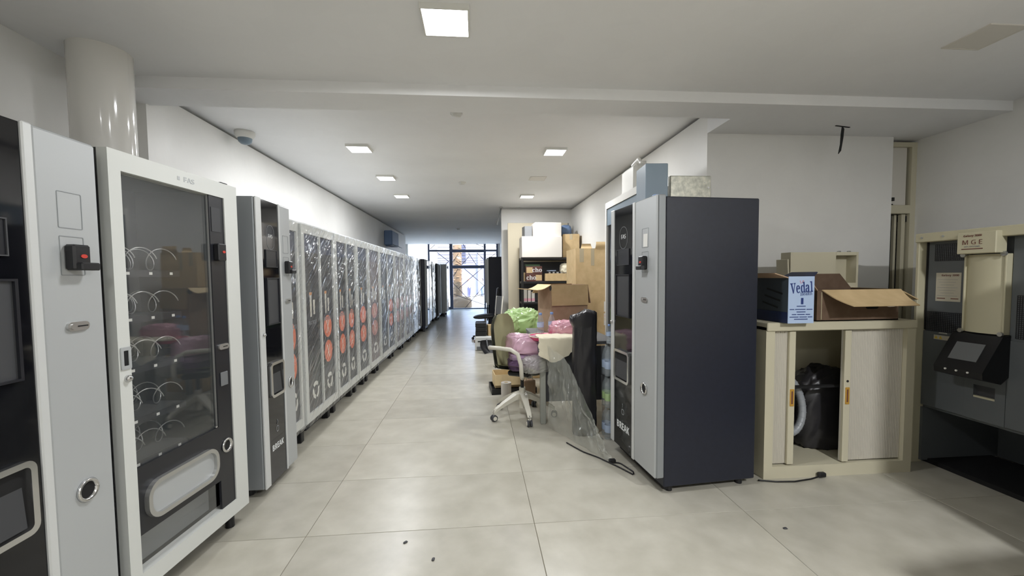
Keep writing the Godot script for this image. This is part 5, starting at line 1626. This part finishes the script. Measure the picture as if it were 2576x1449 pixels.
	var ct := part("control_desk", extrude(PackedVector2Array([Vector2(0, 0), Vector2(0.05, -0.04), Vector2(0.17, -0.01), Vector2(0.175, 0.03), Vector2(0.05, 0.24), Vector2(0, 0.25)]), -0.13, 0.13), "black_plastic", t, Vector3(-0.2, 0.72, -0.055), Vector3(0, -90, 0))
	part("desk_screen", bx(Vector3(0.004, 0.12, 0.15), 0.001), "mid_grey", ct, Vector3(0.1142, 0.136, 0.0), Vector3(0, 0, 30.8))
	for k in 3:
		part("desk_button", cyl(0.006, 0.006, 8), "white_plastic", ct, Vector3(0.178, 0.02, -0.06 + 0.06 * k), Vector3(0, 0, 90))
	for x in [-0.43, 0.2]:
		var wl := part("warning_label", bx(Vector3(0.1, 0.03, 0.0012)), "paper_aged", t, Vector3(x, 0.905, -0.054))
		for k in 2:
			part("warning_triangle", extrude(PackedVector2Array([Vector2(-0.011, -0.01), Vector2(0.011, -0.01), Vector2(0, 0.011)]), 0.0, 0.0006), "yellow_sticker", wl, Vector3(-0.035 + 0.027 * k, 0, 0.0006))
		part("panel_latch", bx(Vector3(0.05, 0.01, 0.012), 0.003), "satin_metal", t, Vector3(x + 0.01, 0.935, -0.05))
	part("kick_board", bx(Vector3(xb - xa, 0.03, 0.5)), "black_matte", t, Vector3((xa + xb) / 2, 0.015, -0.36))

func vent(w: float, h: float) -> ArrayMesh:
	var mb := MB.new()
	mb.box(Vector3(0, 0, -0.004), Vector3(w, h, 0.004))
	var nx := int(w / 0.011)
	var ny := int(h / 0.011)
	for i in nx + 1:
		mb.box(Vector3(-w / 2 + w * i / nx, 0, 0), Vector3(0.0035, h, 0.005))
	for j in ny + 1:
		mb.box(Vector3(0, -h / 2 + h * j / ny, 0.0005), Vector3(w, 0.0035, 0.005))
	return mb.done()

# ------------------------------------------------------------------ small things on ceilings
func small_fixtures() -> void:
	var names := ["round ceiling detector just past the beam", "round ceiling detector midway down the hall", "round ceiling detector far down the hall"]
	var spots := [Vector3(-0.15, 2.7, -3.55), Vector3(-0.19, 2.7, -6.1), Vector3(-0.5, 2.7, -11.9)]
	for k in 3:
		var t := thing("smoke_detector", names[k], "detector", spots[k], 0, "ceiling detectors")
		part("base", lathe([Vector2(0, 0), Vector2(0.05, 0), Vector2(0.05, -0.012), Vector2(0, -0.012)], 20), "white_plastic", t)
		part("chamber", lathe([Vector2(0.038, -0.012), Vector2(0.036, -0.03), Vector2(0, -0.034)], 20), "white_plastic", t)
	var c := thing("dome_camera", "white dome security camera at the left wall and ceiling", "camera", Vector3(-2.12, 2.7, -4.12))
	part("base", lathe([Vector2(0, 0), Vector2(0.085, 0), Vector2(0.085, -0.03), Vector2(0.065, -0.06), Vector2(0, -0.06)], 28), "white_plastic", c)
	part("dome", lathe([Vector2(0.06, -0.06), Vector2(0.054, -0.09), Vector2(0.035, -0.108), Vector2(0, -0.114)], 24), "steel_blue_paint", c)
	var h := thing("hanging_strap", "black strap hanging from a slot in the soffit", "strap", Vector3(2.89, 2.5, -3.12))
	part("slot_strip", bx(Vector3(0.15, 0.004, 0.012)), "black_matte", h, Vector3(0, -0.002, 0), Vector3(0, 12, 0))
	part("strap", extrude(PackedVector2Array([Vector2(-0.004, 0), Vector2(0.012, -0.02), Vector2(0.006, -0.09), Vector2(-0.01, -0.19), Vector2(-0.03, -0.215), Vector2(-0.016, -0.14), Vector2(-0.012, -0.06)]), -0.004, 0.004), "black_plastic", h)
	var p := thing("cable_bracket", "grey cable bracket hanging at the partition's top corner", "bracket", Vector3(0.49, 2.7, -8.2))
	part("strip", bx(Vector3(0.03, 0.36, 0.02), 0.004), "mid_grey", p, Vector3(-0.04, -0.18, 0), Vector3(0, 0, -14))
	part("mount", bx(Vector3(0.06, 0.03, 0.04), 0.004), "satin_metal", p, Vector3(0, -0.015, 0))
	for k in 3:
		var s: Vector3 = [Vector3(1.603, 0, -2.009), Vector3(-0.379, 0, -2.089), Vector3(-0.225, 0, -1.946)][k]
		solo("floor_crumb", lump(Vector3(0.022, 0.006, 0.012), 200 + k, 0.3, 2.0, 10, 6), "dark_grey", ["dark crumb on the floor beside the navy machine's shadow", "dark crumb on the middle floor tile, left one", "dark crumb on the middle floor tile, right one"][k], "crumb", s, Vector3(0, 40 * k, 0), "crumbs on the floor")
